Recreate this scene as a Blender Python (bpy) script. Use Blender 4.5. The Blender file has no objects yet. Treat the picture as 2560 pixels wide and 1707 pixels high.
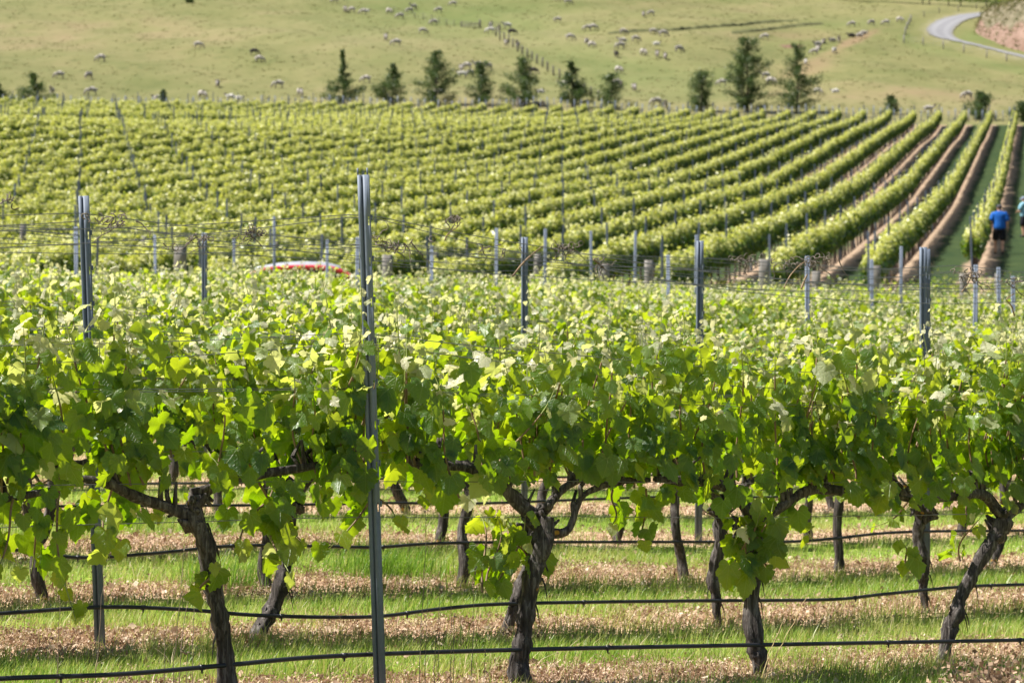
import bpy, math, random
import numpy as np
from mathutils import Vector, Matrix
R = math.radians
rng = np.random.default_rng(7)
random.seed(7)
scene = bpy.context.scene
C = scene.collection
FPX, HZ, CAMZ = 6600.0, 830.0, 1.5          # focal length in photo pixels, horizon line, eye height

# ------------------------------------------------------------------ helpers
def link(o, parent=None):
    C.objects.link(o)
    if parent is not None: o.parent = parent
    return o

def tag(o, label=None, cat=None, group=None, kind=None):
    if label: o['label'] = label
    if cat: o['category'] = cat
    if group: o['group'] = group
    if kind: o['kind'] = kind
    return o

def empty(name, loc=(0, 0, 0), rz=0.0):
    o = bpy.data.objects.new(name, None)
    o.empty_display_size = .1
    o.location = loc; o.rotation_euler = (0, 0, rz)
    return link(o)

def mesh_np(name, V, F, mat=None, smooth=False, attrs=None):
    """V (n,3), F (m,k) all faces with k corners (or a list of such arrays)"""
    me = bpy.data.meshes.new(name)
    V = np.asarray(V, dtype=np.float32).reshape(-1, 3)
    Fs = F if isinstance(F, (list, tuple)) and len(F) and isinstance(F[0], np.ndarray) else [np.asarray(F)]
    Fs = [f for f in Fs if len(f)]
    loops = np.concatenate([f.ravel() for f in Fs]).astype(np.int32)
    tot = np.concatenate([np.full(len(f), f.shape[1]) for f in Fs]).astype(np.int32)
    start = np.concatenate([[0], np.cumsum(tot)[:-1]]).astype(np.int32)
    me.vertices.add(len(V)); me.vertices.foreach_set('co', V.ravel())
    me.loops.add(len(loops)); me.loops.foreach_set('vertex_index', loops)
    me.polygons.add(len(tot)); me.polygons.foreach_set('loop_start', start)
    if smooth: me.polygons.foreach_set('use_smooth', np.ones(len(tot), dtype=bool))
    for k, (dom, arr) in (attrs or {}).items():
        a = me.attributes.new(k, 'FLOAT', dom)
        a.data.foreach_set('value', np.asarray(arr, dtype=np.float32).ravel())
    me.update(calc_edges=True)
    if mat is not None: me.materials.append(mat)
    return me

def obj(name, me, parent=None):
    return link(bpy.data.objects.new(name, me), parent)

class MB:
    """collects pieces into ONE mesh"""
    def __init__(s): s.V = []; s.Q = []; s.T = []; s.n = 0
    def add(s, V, Q=None, T=None):
        V = np.asarray(V, float).reshape(-1, 3)
        if Q is not None and len(Q): s.Q.append(np.asarray(Q, int) + s.n)
        if T is not None and len(T): s.T.append(np.asarray(T, int) + s.n)
        s.V.append(V); s.n += len(V)
    def tube(s, pts, rad, sides=8, cap=True, ridge=0.0, seed=0, twist=0.0):
        P = np.asarray(pts, float); n = len(P)
        r = np.broadcast_to(np.asarray(rad, float), (n,))
        T = np.gradient(P, axis=0); T /= np.linalg.norm(T, axis=1)[:, None] + 1e-9
        ref = np.array([0, 0, 1.]) if abs(T[:, 2]).mean() < .8 else np.array([0, 1., 0])
        a = np.cross(T, ref); a /= np.linalg.norm(a, axis=1)[:, None] + 1e-9
        b = np.cross(a, T)
        th = np.linspace(0, 2*np.pi, sides, endpoint=False)
        g = np.random.default_rng(seed)
        rr = np.ones((n, sides))
        if ridge:
            ph = g.uniform(0, 6.28, 3); tw = np.linspace(0, twist, n)[:, None]
            rr += ridge*(.55*np.sin(5*th+ph[0]+tw)+.45*np.sin(9*th+ph[1]+1.6*tw)+.5*np.sin(2*th+ph[2]-tw))
            rr += ridge*.5*g.normal(size=(n, sides))
        ring = P[:, None, :] + (r[:, None]*rr)[..., None]*(np.cos(th)[None, :, None]*a[:, None, :]+np.sin(th)[None, :, None]*b[:, None, :])
        i = np.arange(n-1)[:, None]*sides; j = np.arange(sides)[None, :]; k = (j+1) % sides
        Q = np.stack([i+j, i+k, i+sides+k, i+sides+j], -1).reshape(-1, 4)
        V = ring.reshape(-1, 3); Tt = []
        if cap:
            V = np.vstack([V, P[0], P[-1]]); c0, c1 = n*sides, n*sides+1
            jj = np.arange(sides); kk = (jj+1) % sides
            Tt = np.vstack([np.stack([np.full(sides, c0), kk, jj], -1), np.stack([np.full(sides, c1), (n-1)*sides+jj, (n-1)*sides+kk], -1)])
        s.add(V, Q, Tt)
    def box(s, c, size, rot=None):
        v = np.array([[x, y, z] for x in (-.5, .5) for y in (-.5, .5) for z in (-.5, .5)])*np.asarray(size)
        if rot is not None: v = v @ np.asarray(rot).T
        s.add(v+np.asarray(c), [[0, 1, 3, 2], [4, 6, 7, 5], [0, 4, 5, 1], [2, 3, 7, 6], [0, 2, 6, 4], [1, 5, 7, 3]])
    def mesh(s, name, mat, smooth=False):
        F = []
        if s.Q: F.append(np.vstack(s.Q))
        if s.T: F.append(np.vstack(s.T))
        return mesh_np(name, np.vstack(s.V), F, mat, smooth)
    def obj(s, name, mat, parent=None, smooth=False):
        return obj(name, s.mesh(name, mat, smooth), parent)

def spline(pts, n):
    """smooth resample of control points (any columns)"""
    P = np.asarray(pts, float)
    if len(P) < 3:
        t = np.linspace(0, 1, n)[:, None]; return P[0]*(1-t)+P[-1]*t
    t = np.linspace(0, len(P)-1, n); i = np.clip(t.astype(int), 0, len(P)-2); f = (t-i)[:, None]
    p0 = P[np.clip(i-1, 0, len(P)-1)]; p1 = P[i]; p2 = P[i+1]; p3 = P[np.clip(i+2, 0, len(P)-1)]
    return .5*((2*p1)+(-p0+p2)*f+(2*p0-5*p1+4*p2-p3)*f**2+(-p0+3*p1-3*p2+p3)*f**3)

ORD = ('zeroth first second third fourth fifth sixth seventh eighth ninth tenth eleventh twelfth thirteenth fourteenth '
       'fifteenth sixteenth seventeenth eighteenth nineteenth twentieth').split()
TENS = {20: 'twenty', 30: 'thirty', 40: 'forty', 50: 'fifty'}
TENTH = {30: 'thirtieth', 40: 'fortieth', 50: 'fiftieth'}
def nth(i):
    if i <= 20: return ORD[i]
    if i % 10 == 0: return TENTH[i]
    return TENS[i//10*10]+'-'+ORD[i % 10]

# ------------------------------------------------------------------ terrain height
ZD = [-60, 5, 10, 14, 18, 22, 28, 36, 45, 52, 62, 70, 76, 88, 100, 110, 120, 130, 140, 150, 160, 170, 180, 200, 220, 240, 260, 275, 300, 340, 380, 420, 470, 540, 700]
ZT = [
 [0, 0, 0, 0, 0], [0, 0, 0, 0, 0], [.02, 0, -.03, -.06, -.09], [.06, .02, -.05, -.11, -.14], [.25, .17, .04, -.08, -.12],
 [.42, .3, .15, 0, -.08], [.65, .55, .4, .25, .1], [.86, .78, .65, .48, .33], [1.08, 1.01, .90, .74, .56], [1.28, 1.2, 1.1, .95, .82],
 [1.8, 1.7, 1.5, 1.35, 1.25], [2.4, 2.3, 2.1, 1.95, 1.85], [2.8, 2.75, 2.6, 2.55, 2.5], [3.8, 3.75, 3.6, 3.5, 3.5], [5.0, 4.9, 4.7, 4.5, 4.45],
 [6.1, 6.0, 5.7, 5.4, 5.35], [7.4, 7.1, 6.7, 6.25, 6.2], [8.75, 8.2, 7.6, 7.15, 7.1], [10.2, 9.4, 8.6, 8.05, 8.0], [11.7, 10.7, 9.6, 9.1, 9.05],
 [13.1, 12.0, 10.7, 10.3, 10.2], [14.0, 13.2, 12.0, 11.4, 11.3], [14.7, 14.2, 13.2, 12.6, 12.4], [16.5, 16.2, 15.7, 14.9, 14.7], [18.4, 18.1, 17.8, 17.2, 17.0],
 [20.3, 20.0, 19.7, 19.2, 19.1], [22.9, 22.7, 22.3, 21.7, 21.6], [25.2, 25.1, 24.8, 24.2, 23.6],
 [30.6, 30.2, 29.6, 28.8, 28.0], [38.6, 38.2, 37.6, 36.9, 36.3], [46.4, 46.2, 45.6, 45.2, 45.0], [54.3, 54.2, 54.0, 53.8, 53.8], [64.2, 64.2, 64.2, 64.2, 64.2], [77.6]*5, [102.]*5]
ZD = np.array(ZD, float); ZT = np.array(ZT, float)
def _pchip_slopes(x, y):
    h = np.diff(x)[:, None]; d = np.diff(y, axis=0)/h
    m = np.zeros_like(y); m[0] = d[0]; m[-1] = d[-1]
    a, b = d[:-1], d[1:]
    w1 = 2*h[1:]+h[:-1]; w2 = h[1:]+2*h[:-1]
    ok = a*b > 0
    mm = np.where(ok, (w1+w2)/(w1/np.where(ok, a, 1)+w2/np.where(ok, b, 1)), 0)
    m[1:-1] = mm
    return m
ZM = _pchip_slopes(ZD, ZT)
def zg(x, d):
    x, d = np.broadcast_arrays(np.asarray(x, float), np.asarray(d, float))
    px = np.clip(1280+FPX*x/np.maximum(d, 8), 0, 2560)/640.
    dd = np.clip(d, ZD[0], ZD[-1]-1e-6)
    i = np.clip(np.searchsorted(ZD, dd, side='right')-1, 0, len(ZD)-2)
    h = ZD[i+1]-ZD[i]; t = (dd-ZD[i])/h
    h00 = 2*t**3-3*t**2+1; h10 = t**3-2*t**2+t; h01 = -2*t**3+3*t**2; h11 = t**3-t**2
    j = np.clip(px.astype(int), 0, 3); f = px-j
    f = f*f*(3-2*f)*.5+f*.5
    def col(c): return h00*ZT[i, c]+h10*h*ZM[i, c]+h01*ZT[i+1, c]+h11*h*ZM[i+1, c]
    z = col(j)*(1-f)+col(j+1)*f
    w = np.clip((d-255)/60, 0, 1)
    z = z+w*(.35*np.sin(x*.11+d*.031)+.3*np.sin(x*.043-d*.07+1.3)+.14*np.sin(x*.31+d*.21)+.1*np.sin(x*.5-d*.33+2))
    # the gully in front of the spur that carries the road
    w2 = np.exp(-((x-(30+.12*(d-300)))/7.)**2)*np.clip((d-290)/30, 0, 1)*np.clip((400-d)/40, 0, 1)
    return z-1.3*w2
def zf(x, d): return float(zg(x, d))
_DG = np.concatenate([np.arange(6, 60, .05), np.arange(60, 600, .25)])
def ground(px, Y, dmin=6.0, dmax=600.):
    """point of the terrain seen at pixel (px, Y) of the photograph, first crossing beyond dmin"""
    D = _DG[(_DG >= dmin) & (_DG <= dmax)]
    x = (px-1280)/FPX*D
    yy = HZ-(zg(x, D)-CAMZ)*FPX/D
    k = np.argmax(yy <= Y) if (yy <= Y).any() else len(D)-1
    d = D[k]; xx = (px-1280)/FPX*d
    return Vector((xx, d, zf(xx, d)))
def pt(px, Y, d): return Vector(((px-1280)/FPX*d, d, CAMZ+(HZ-Y)/FPX*d))

# near vineyard rows: d = RD0 + RSP*k + RT*x ; far rows: x = FX0 - FSP*k + FT*d
RD0, RSP, RT = 11.31, 2.27, .70
RYAW = math.atan(RT)
def row_d(k, x): return RD0+RSP*k+RT*x
def row_x(k, px):
    q = (px-1280)/FPX
    return q*(RD0+RSP*k)/(1-RT*q)
def row_pt(k, px, Y):
    x = row_x(k, px); d = row_d(k, x)
    return Vector((x, d, CAMZ+(HZ-Y)/FPX*d))
FX0, FSP, FT = -2.0, 2.5, .198
def far_x(k, d): return FX0-FSP*k+FT*d
# ------------------------------------------------------------------ materials
class NT:
    def __init__(s, name):
        s.m = bpy.data.materials.new(name); s.m.use_nodes = True
        s.t = s.m.node_tree; s.t.nodes.clear()
        s.out = s.t.nodes.new('ShaderNodeOutputMaterial')
    def n(s, typ, **kw):
        nd = s.t.nodes.new(typ)
        for k, v in kw.items():
            if k in nd.inputs.keys() if isinstance(k, str) else False: nd.inputs[k].default_value = v
            else: setattr(nd, k, v)
        return nd
    def l(s, a, b): s.t.links.new(a, b)
    def val(s, sock, v):
        if isinstance(v, (int, float)): sock.default_value = v
        elif isinstance(v, (tuple, list)): sock.default_value = tuple(v)+((1,) if len(v) == 3 and len(sock.default_value) == 4 else ())
        else: s.l(v, sock)
    def math(s, op, a, b=0.0, c=0.0, clamp=False):
        nd = s.t.nodes.new('ShaderNodeMath'); nd.operation = op; nd.use_clamp = clamp
        s.val(nd.inputs[0], a); s.val(nd.inputs[1], b); s.val(nd.inputs[2], c)
        return nd.outputs[0]
    def mix(s, f, a, b, blend='MIX'):
        nd = s.t.nodes.new('ShaderNodeMix'); nd.data_type = 'RGBA'; nd.blend_type = blend
        s.val(nd.inputs[0], f); s.val(nd.inputs[6], a); s.val(nd.inputs[7], b)
        return nd.outputs[2]
    def attr(s, name):
        nd = s.t.nodes.new('ShaderNodeAttribute'); nd.attribute_name = name; return nd.outputs['Fac']
    def noise(s, scale, detail=3, rough=.55, vec=None, dist=0.0):
        nd = s.t.nodes.new('ShaderNodeTexNoise')
        nd.inputs['Scale'].default_value = scale; nd.inputs['Detail'].default_value = detail
        nd.inputs['Roughness'].default_value = rough; nd.inputs['Distortion'].default_value = dist
        if vec is not None: s.l(vec, nd.inputs['Vector'])
        return nd.outputs['Fac']
    def ramp(s, f, stops):
        nd = s.t.nodes.new('ShaderNodeValToRGB'); cr = nd.color_ramp
        while len(cr.elements) < len(stops): cr.elements.new(.5)
        for e, (p, c) in zip(cr.elements, stops):
            e.position = p; e.color = (*c, 1) if len(c) == 3 else c
        s.l(f, nd.inputs[0]); return nd.outputs[0]
    def step(s, f, lo, hi):
        nd = s.t.nodes.new('ShaderNodeMapRange'); nd.interpolation_type = 'SMOOTHSTEP'
        s.l(f, nd.inputs[0]); nd.inputs[1].default_value = lo; nd.inputs[2].default_value = hi
        return nd.outputs[0]
    def pos(s): return s.t.nodes.new('ShaderNodeNewGeometry').outputs['Position']
    def objco(s): return s.t.nodes.new('ShaderNodeTexCoord').outputs['Object']
    def scaled(s, vec, sc):
        nd = s.t.nodes.new('ShaderNodeMapping'); s.l(vec, nd.inputs[0]); nd.inputs['Scale'].default_value = sc
        return nd.outputs[0]
    def bump(s, h, strength=.5, dist=.01):
        nd = s.t.nodes.new('ShaderNodeBump'); nd.inputs['Strength'].default_value = strength
        nd.inputs['Distance'].default_value = dist; s.l(h, nd.inputs['Height']); return nd.outputs[0]
    def bsdf(s, col, rough=.6, metal=0.0, spec=.5, normal=None, out=True):
        nd = s.t.nodes.new('ShaderNodeBsdfPrincipled')
        s.val(nd.inputs['Base Color'], col); s.val(nd.inputs['Roughness'], rough)
        s.val(nd.inputs['Metallic'], metal); s.val(nd.inputs['Specular IOR Level'], spec)
        if normal is not None: s.l(normal, nd.inputs['Normal'])
        if out: s.l(nd.outputs[0], s.out.inputs[0])
        return nd.outputs[0]

def leaf_mat(name, dark, mid, young, tdark, tyoung, trans=.45, rough=.36, spec=.6, veins=False, tmid=None):
    t = NT(name)
    tone = t.attr('tone')
    col = t.ramp(tone, [(0, dark), (.55, mid), (1, young)])
    tc = t.ramp(tone, [(0, tdark), (.55, tmid), (1, tyoung)] if tmid else [(0, tdark), (1, tyoung)])
    nz = t.noise(55, 3, vec=t.objco())
    col = t.mix(t.math('MULTIPLY', nz, .5), col, t.mix(.6, col, (.01, .03, .005)))
    nrm = None
    if veins:     # five main veins fanning from the sinus, with side veins between them
        a, b = t.attr('leaf_a'), t.attr('leaf_b')
        th = t.math('ARCTAN2', a, t.math('ADD', b, .04)); r = t.math('SQRT', t.math('ADD', t.math('MULTIPLY', a, a), t.math('MULTIPLY', b, b)))
        w = t.math('MULTIPLY', t.math('ABSOLUTE', t.math('SUBTRACT', t.math('FRACT', t.math('ADD', t.math('DIVIDE', th, .72), .5)), .5)), t.math('MULTIPLY', r, .72))
        line = t.step(w, .024, .006)
        sidev = t.step(t.math('ABSOLUTE', t.math('SUBTRACT', t.math('FRACT', t.math('MULTIPLY', t.math('SUBTRACT', r, t.math('MULTIPLY', w, .8)), 7.5)), .5)), .10, .02)
        vv_ = t.math('MAXIMUM', line, t.math('MULTIPLY', sidev, .4))
        col = t.mix(t.math('MULTIPLY', vv_, .45), col, (.26, .32, .12))
        nrm = t.bump(t.math('SUBTRACT', t.math('MULTIPLY', nz, .6), vv_), .7, .006)
    p = t.bsdf(col, rough, 0, spec, normal=nrm if nrm else t.bump(nz, .35, .004), out=False)
    tr = t.n('ShaderNodeBsdfTranslucent'); t.l(tc, tr.inputs[0])
    mx = t.n('ShaderNodeMixShader'); mx.inputs[0].default_value = trans
    t.l(p, mx.inputs[1]); t.l(tr.outputs[0], mx.inputs[2]); t.l(mx.outputs[0], t.out.inputs[0])
    return t.m
M = {}
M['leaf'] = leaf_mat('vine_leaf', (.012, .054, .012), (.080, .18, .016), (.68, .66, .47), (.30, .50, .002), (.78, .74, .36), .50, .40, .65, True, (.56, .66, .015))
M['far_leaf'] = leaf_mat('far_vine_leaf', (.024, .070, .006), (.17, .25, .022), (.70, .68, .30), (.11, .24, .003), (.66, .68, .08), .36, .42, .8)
M['tree_leaf'] = leaf_mat('tree_leaf', (.030, .055, .016), (.06, .10, .026), (.12, .165, .045), (.05, .10, .012), (.12, .19, .03), .3, .5, .4)
M['grass_blade'] = leaf_mat('grass_blade', (.085, .20, .016), (.24, .37, .045), (.66, .56, .30), (.20, .40, .012), (.6, .58, .16), .42, .42, .6)
M['litter'] = leaf_mat('dead_litter', (.16, .095, .06), (.50, .345, .235), (.80, .67, .52), (.25, .13, .07), (.6, .45, .3), .2, .7, .25)
def simple(name, col, rough=.6, metal=0., spec=.5, var=.25, sc=8., bump=0., stretch=None):
    t = NT(name); v = t.objco()
    if stretch: v = t.scaled(v, stretch)
    nz = t.noise(sc, 4, .6, vec=v)
    c2 = tuple(c*(1-var*1.6) for c in col); c3 = tuple(min(1, c*(1+var)) for c in col)
    cc = t.ramp(nz, [(.25, c2), (.5, col), (.75, c3)])
    t.bsdf(cc, rough, metal, spec, normal=t.bump(nz, bump, .01) if bump else None)
    return t.m
# bark: fibrous, with lichen spots
t = NT('vine_bark'); v = t.objco(); n1 = t.noise(60, 5, .65, vec=t.scaled(v, (1, 1, .13)), dist=.6); n2 = t.noise(9, 3, vec=v)
c = t.ramp(n1, [(.3, (.014, .011, .010)), (.5, (.062, .052, .047)), (.70, (.20, .18, .168))])
lich = t.step(t.noise(13, 2, .4, vec=v), .70, .74)
c = t.mix(t.math('MULTIPLY', lich, .8), c, (.5, .25, .02))
t.bsdf(c, .85, 0, .25, normal=t.bump(n1, .9, .012)); M['bark'] = t.m
M['cane'] = simple('cane_wood', (.20, .13, .07), .6, 0, .4, .4, 20)
M['green_shoot'] = simple('green_shoot', (.22, .26, .06), .5, 0, .5, .4, 30)
M['dry_tendril'] = simple('dry_tendril', (.15, .125, .105), .8, 0, .2, .4, 40)
t = NT('galvanised_steel'); v = t.objco(); n1 = t.noise(38, 3, .6, vec=v); n2 = t.noise(4, 2, vec=t.scaled(v, (1, 1, .3)))
c = t.mix(n2, t.ramp(n1, [(.3, (.112, .137, .185)), (.7, (.165, .198, .257))]), (.125, .151, .197))
t.bsdf(c, t.math('MULTIPLY_ADD', n1, .2, .52), .1, .35, normal=t.bump(n1, .25, .002)); M['steel'] = t.m
M['wire'] = simple('trellis_steel', (.17, .175, .19), .45, .6, .5, .1, 3)
M['pipe'] = simple('black_polythene', (.018, .019, .022), .42, 0, .5, .2, 12)
M['wood'] = simple('weathered_wood', (.21, .195, .18), .85, 0, .2, .35, 6, .4, (1, 1, .12))
M['wood_dark'] = simple('dark_fence_wood', (.10, .09, .08), .85, 0, .2, .3, 6, .3, (1, 1, .12))
M['far_trunk'] = simple('far_vine_bark', (.075, .055, .045), .9, 0, .2, .3, 5)
M['tree_bark'] = simple('tree_bark', (.07, .06, .05), .9, 0, .2, .4, 3, .5)
M['band_teal'] = simple('teal_paint', (.05, .27, .27), .5, 0, .4, .2, 9)
M['band_red'] = simple('red_paint', (.5, .05, .05), .5, 0, .4, .2, 9)
M['band_blue'] = simple('blue_paint', (.06, .22, .42), .5, 0, .4, .2, 9)
M['straw'] = simple('dry_straw', (.50, .37, .20), .7, 0, .3, .3, 25)
M['weed'] = simple('dry_weed_stem', (.20, .16, .12), .8, 0, .2, .3, 25)
# sheep
t = NT('wool'); v = t.objco(); n1 = t.noise(22, 4, .65, vec=v)
t.bsdf(t.ramp(n1, [(.3, (.26, .235, .21)), (.7, (.48, .445, .405))]), .95, 0, .1, normal=t.bump(n1, .7, .03)); M['wool'] = t.m
t = NT('white_wool'); v = t.objco(); n1 = t.noise(22, 4, .65, vec=v)
t.bsdf(t.ramp(n1, [(.3, (.44, .42, .385)), (.7, (.62, .59, .55))]), .95, 0, .1, normal=t.bump(n1, .6, .03)); M['wool_white'] = t.m
t = NT('shade_painted_wool'); v = t.objco(); n1 = t.noise(22, 4, .65, vec=v)
t.bsdf(t.ramp(n1, [(.3, (.035, .032, .03)), (.7, (.075, .07, .064))]), .95, 0, .1, normal=t.bump(n1, .6, .03)); M['wool_shaded'] = t.m  # ordinary fleece with backlit shade darkened into its colour
M['sheep_face'] = simple('sheep_face', (.16, .135, .12), .8, 0, .2, .2, 10)
# people
M['skin'] = simple('skin', (.50, .29, .20), .5, 0, .4, .08, 6)
M['blue_cloth'] = simple('blue_cloth', (.012, .105, .42), .8, 0, .2, .15, 5, .2)
M['aqua_cloth'] = simple('aqua_cloth', (.22, .42, .52), .8, 0, .2, .15, 5, .2)
M['black_cloth'] = simple('black_cloth', (.012, .013, .018), .85, 0, .2, .2, 5, .2)
M['cap_cloth'] = simple('cap_cloth', (.05, .055, .07), .8, 0, .2, .2, 5)
M['pale_cap'] = simple('pale_cap_cloth', (.22, .26, .34), .8, 0, .2, .2, 5)
M['hair'] = simple('brown_hair', (.05, .03, .02), .6, 0, .3, .2, 20)
M['shoe'] = simple('dark_shoe', (.03, .03, .03), .7, 0, .3, .1, 8)
# car
t = NT('red_car_paint'); p = t.bsdf((.62, .018, .03), .25, 0, .6)
t.t.nodes['Principled BSDF'].inputs['Coat Weight'].default_value = 1.0; M['car_red'] = t.m
M['car_roof_sky'] = simple('painted_sky_reflection', (.55, .57, .62), .3, .3, .5, .05, 3)  # pale roof colour stands in for the sky mirrored in red paint
M['glass'] = simple('dark_glass', (.02, .025, .03), .08, 0, .6, .05, 2)
M['rubber'] = simple('tyre_rubber', (.02, .02, .02), .8, 0, .3, .1, 9)
M['rim'] = simple('alloy_rim', (.5, .5, .52), .35, .8, .5, .1, 9)
M['lamp_red'] = simple('red_lens', (.45, .02, .02), .2, 0, .5, .05, 9)
M['lamp_clear'] = simple('clear_lens', (.7, .7, .7), .15, 0, .5, .05, 9)
# gravel road, cut bank, hillside scarp
t = NT('gravel'); v = t.pos(); n1 = t.noise(1.6, 5, .7, vec=v); n2 = t.noise(.12, 2, vec=v)
ac = t.attr('across')
trk_ = t.step(t.math('ABSOLUTE', t.math('SUBTRACT', t.math('ABSOLUTE', t.math('SUBTRACT', ac, .5)), .22)), .13, .04)
edge_ = t.step(t.math('ADD', t.math('ABSOLUTE', t.math('SUBTRACT', ac, .5)), t.math('MULTIPLY', t.math('SUBTRACT', n1, .5), .35)), .38, .5)
gcol = (t.mix(n2, t.ramp(n1, [(.3, (.14, .14, .148)), (.7, (.205, .205, .215))]), (.168, .168, .177)))
gcol = t.mix(t.math('MULTIPLY', trk_, .5), gcol, (.225, .225, .232)); gcol = t.mix(t.math('MULTIPLY', edge_, .75), gcol, (.15, .14, .085))
t.bsdf(gcol, .95, 0, .15); M['gravel'] = t.m
t = NT('dry_bank'); v = t.pos(); n1 = t.noise(.35, 5, .65, vec=v); soil = t.attr('soil')
veg = t.ramp(n1, [(.3, (.085, .08, .045)), (.5, (.15, .13, .085)), (.7, (.20, .175, .125))])
so = t.ramp(t.noise(.6, 4, vec=v), [(.3, (.15, .095, .07)), (.7, (.24, .165, .13))])
t.bsdf(t.mix(t.step(t.math('MULTIPLY_ADD', n1, .5, soil), .55, .85), veg, so), .95, 0, .1); M['bank'] = t.m
M['scarp'] = simple('turf_scarp', (.075, .078, .034), .95, 0, .1, .4, .6)  # dark turf, with the shade of the cut put into its colour

# ground: pasture on the hill, strips of grass and bare litter along the vine rows
t = NT('ground_cover')
P = t.pos(); sx = t.n('ShaderNodeSeparateXYZ'); t.l(P, sx.inputs[0]); X, Yc = sx.outputs[0], sx.outputs[1]
n_big = t.noise(.018, 3, .5, vec=P); n_mid = t.noise(.11, 4, .6, vec=t.scaled(P, (1, .45, 1))); n_fine = t.noise(.8, 5, .72, vec=t.scaled(P, (1, .4, 1))); n_tiny = t.noise(18, 3, .6, vec=P)
dry = t.attr('dry')
hl = t.ramp(t.math('ADD', t.math('MULTIPLY', n_big, .55), t.math('MULTIPLY', n_mid, .5)), [(.38, (.108, .116, .040)), (.54, (.152, .145, .060)), (.68, (.192, .165, .082))])
hl = t.mix(t.math('MULTIPLY', t.step(n_fine, .5, .72), .6), hl, (.070, .086, .028))
hl = t.mix(t.math('MULTIPLY', t.step(n_fine, .45, .2), .5), hl, (.21, .19, .095))
hl = t.mix(t.step(t.math('MULTIPLY_ADD', t.math('SUBTRACT', n_mid, .5), .9, dry), .25, .9), hl, (.185, .135, .075))
green = t.attr('lush')
hl = t.mix(t.math('MULTIPLY', green, .45), hl, (.088, .135, .035))
scar = t.attr('scar')
hl = t.mix(t.step(t.math('MULTIPLY_ADD', t.math('SUBTRACT', n_fine, .5), 1.2, scar), .3, .8), hl, (.15, .09, .065))
verge = t.attr('verge')
hl = t.mix(t.step(t.math('MULTIPLY_ADD', t.math('SUBTRACT', n_fine, .5), 1.3, verge), .70, 1.25), hl, (.235, .21, .145))
soil = t.ramp(n_tiny, [(.3, (.28, .175, .11)), (.5, (.48, .32, .215)), (.7, (.64, .49, .36))])
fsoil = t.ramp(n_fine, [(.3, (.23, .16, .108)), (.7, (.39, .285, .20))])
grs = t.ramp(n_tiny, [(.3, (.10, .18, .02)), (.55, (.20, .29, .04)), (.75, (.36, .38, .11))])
fgrs = t.ramp(n_fine, [(.3, (.016, .034, .012)), (.7, (.042, .062, .02))])  # dark lane grass, with the far rows' shadow put into its colour
def strips(q, half, soft, edge):
    w = t.math('ABSOLUTE', t.math('SUBTRACT', t.math('FRACT', t.math('ADD', q, .5)), .5))
    w = t.math('ADD', w, t.math('MULTIPLY', t.math('SUBTRACT', edge, .5), .55))
    return t.step(w, half+soft, half-soft)
qn = t.math('DIVIDE', t.math('SUBTRACT', t.math('SUBTRACT', Yc, RD0+.25), t.math('MULTIPLY', X, RT)), RSP)
qf = t.math('DIVIDE', t.math('SUBTRACT', t.math('ADD', X, -FX0-.15), t.math('MULTIPLY', Yc, FT)), FSP)
near = t.mix(strips(qn, .20, .11, t.noise(2.3, 3, vec=P)), grs, soil)
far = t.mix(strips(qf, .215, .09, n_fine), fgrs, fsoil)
nearc = t.mix(t.attr('near'), hl, near)
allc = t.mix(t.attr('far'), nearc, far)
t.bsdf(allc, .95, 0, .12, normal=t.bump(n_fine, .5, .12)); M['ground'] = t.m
# ------------------------------------------------------------------ ground sheet
def far_end(px):
    return np.interp(px, [-200, 0, 640, 900, 1080, 1280, 1920, 2560], [178, 180, 200, 225, 262, 262, 263, 263])
def far_start(px):
    return np.interp(px, [0, 1280, 2560], [60.5, 64, 75])
dl = np.concatenate([np.arange(-60, 0, 4), np.arange(0, 60, .5), np.arange(60, 170, 1), np.arange(170, 450, 1.6), np.arange(450, 705, 12)])
nv = 260
vv = np.linspace(-1, 1, nv); vv = np.sign(vv)*(.45*np.abs(vv)+.55*np.abs(vv)**2.2)
D2, V2 = np.meshgrid(dl, vv, indexing='ij')
X2 = V2*np.maximum(36, .55*D2+16)
Z2 = zg(X2, D2)
PX = 1280+FPX*X2/np.maximum(D2, 1)
PXc = np.clip(PX, -900, 3500)
YY = HZ-(Z2-CAMZ)*FPX/np.maximum(D2, 1)
near = np.clip((54-D2)/1.5, 0, 1)*np.clip((D2+50)/5, 0, 1)
far = np.clip((D2-far_start(PX)+2)/2, 0, 1)*np.clip((far_end(PX)+2-D2)/2, 0, 1)
second = np.clip((D2-226)/2, 0, 1)*np.clip((264-D2)/2, 0, 1)*np.clip((1000-PX)/60, 0, 1)
far = np.maximum(far, second)
hill = np.clip((D2-255)/15, 0, 1)
def blob(cx, cy, rx, ry, ang=0.0):
    a = math.radians(ang); u = (PX-cx)*math.cos(a)+(YY-cy)*math.sin(a); v = -(PX-cx)*math.sin(a)+(YY-cy)*math.cos(a)
    return np.exp(-(u/rx)**2-(v/ry)**2)*hill
dry = .16*hill+.75*blob(2145, 98, 75, 9, -24)+.5*blob(2030, 165, 95, 28, -20)+.35*blob(1960, 90, 130, 20, 5)+.35*blob(2250, 230, 300, 40)+.22*blob(250, 90, 420, 90)+.3*blob(1430, 185, 90, 14, 32)+.25*blob(1650, 10, 300, 20)
lush = .7*blob(1500, 150, 260, 60, 12)+.5*blob(1000, 60, 250, 90)+.5*blob(1850, 160, 120, 25, -25)+.5*blob(2130, 60, 120, 14)+.45*blob(1250, 40, 220, 40)+.3*blob(1450, 215, 320, 30)
lush = lush+.85*np.clip((D2-52)/2, 0, 1)*np.clip((92-D2)/6, 0, 1)
scar = .9*blob(1975, 116, 42, 6)+.45*blob(1900, 92, 40, 5)
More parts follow.
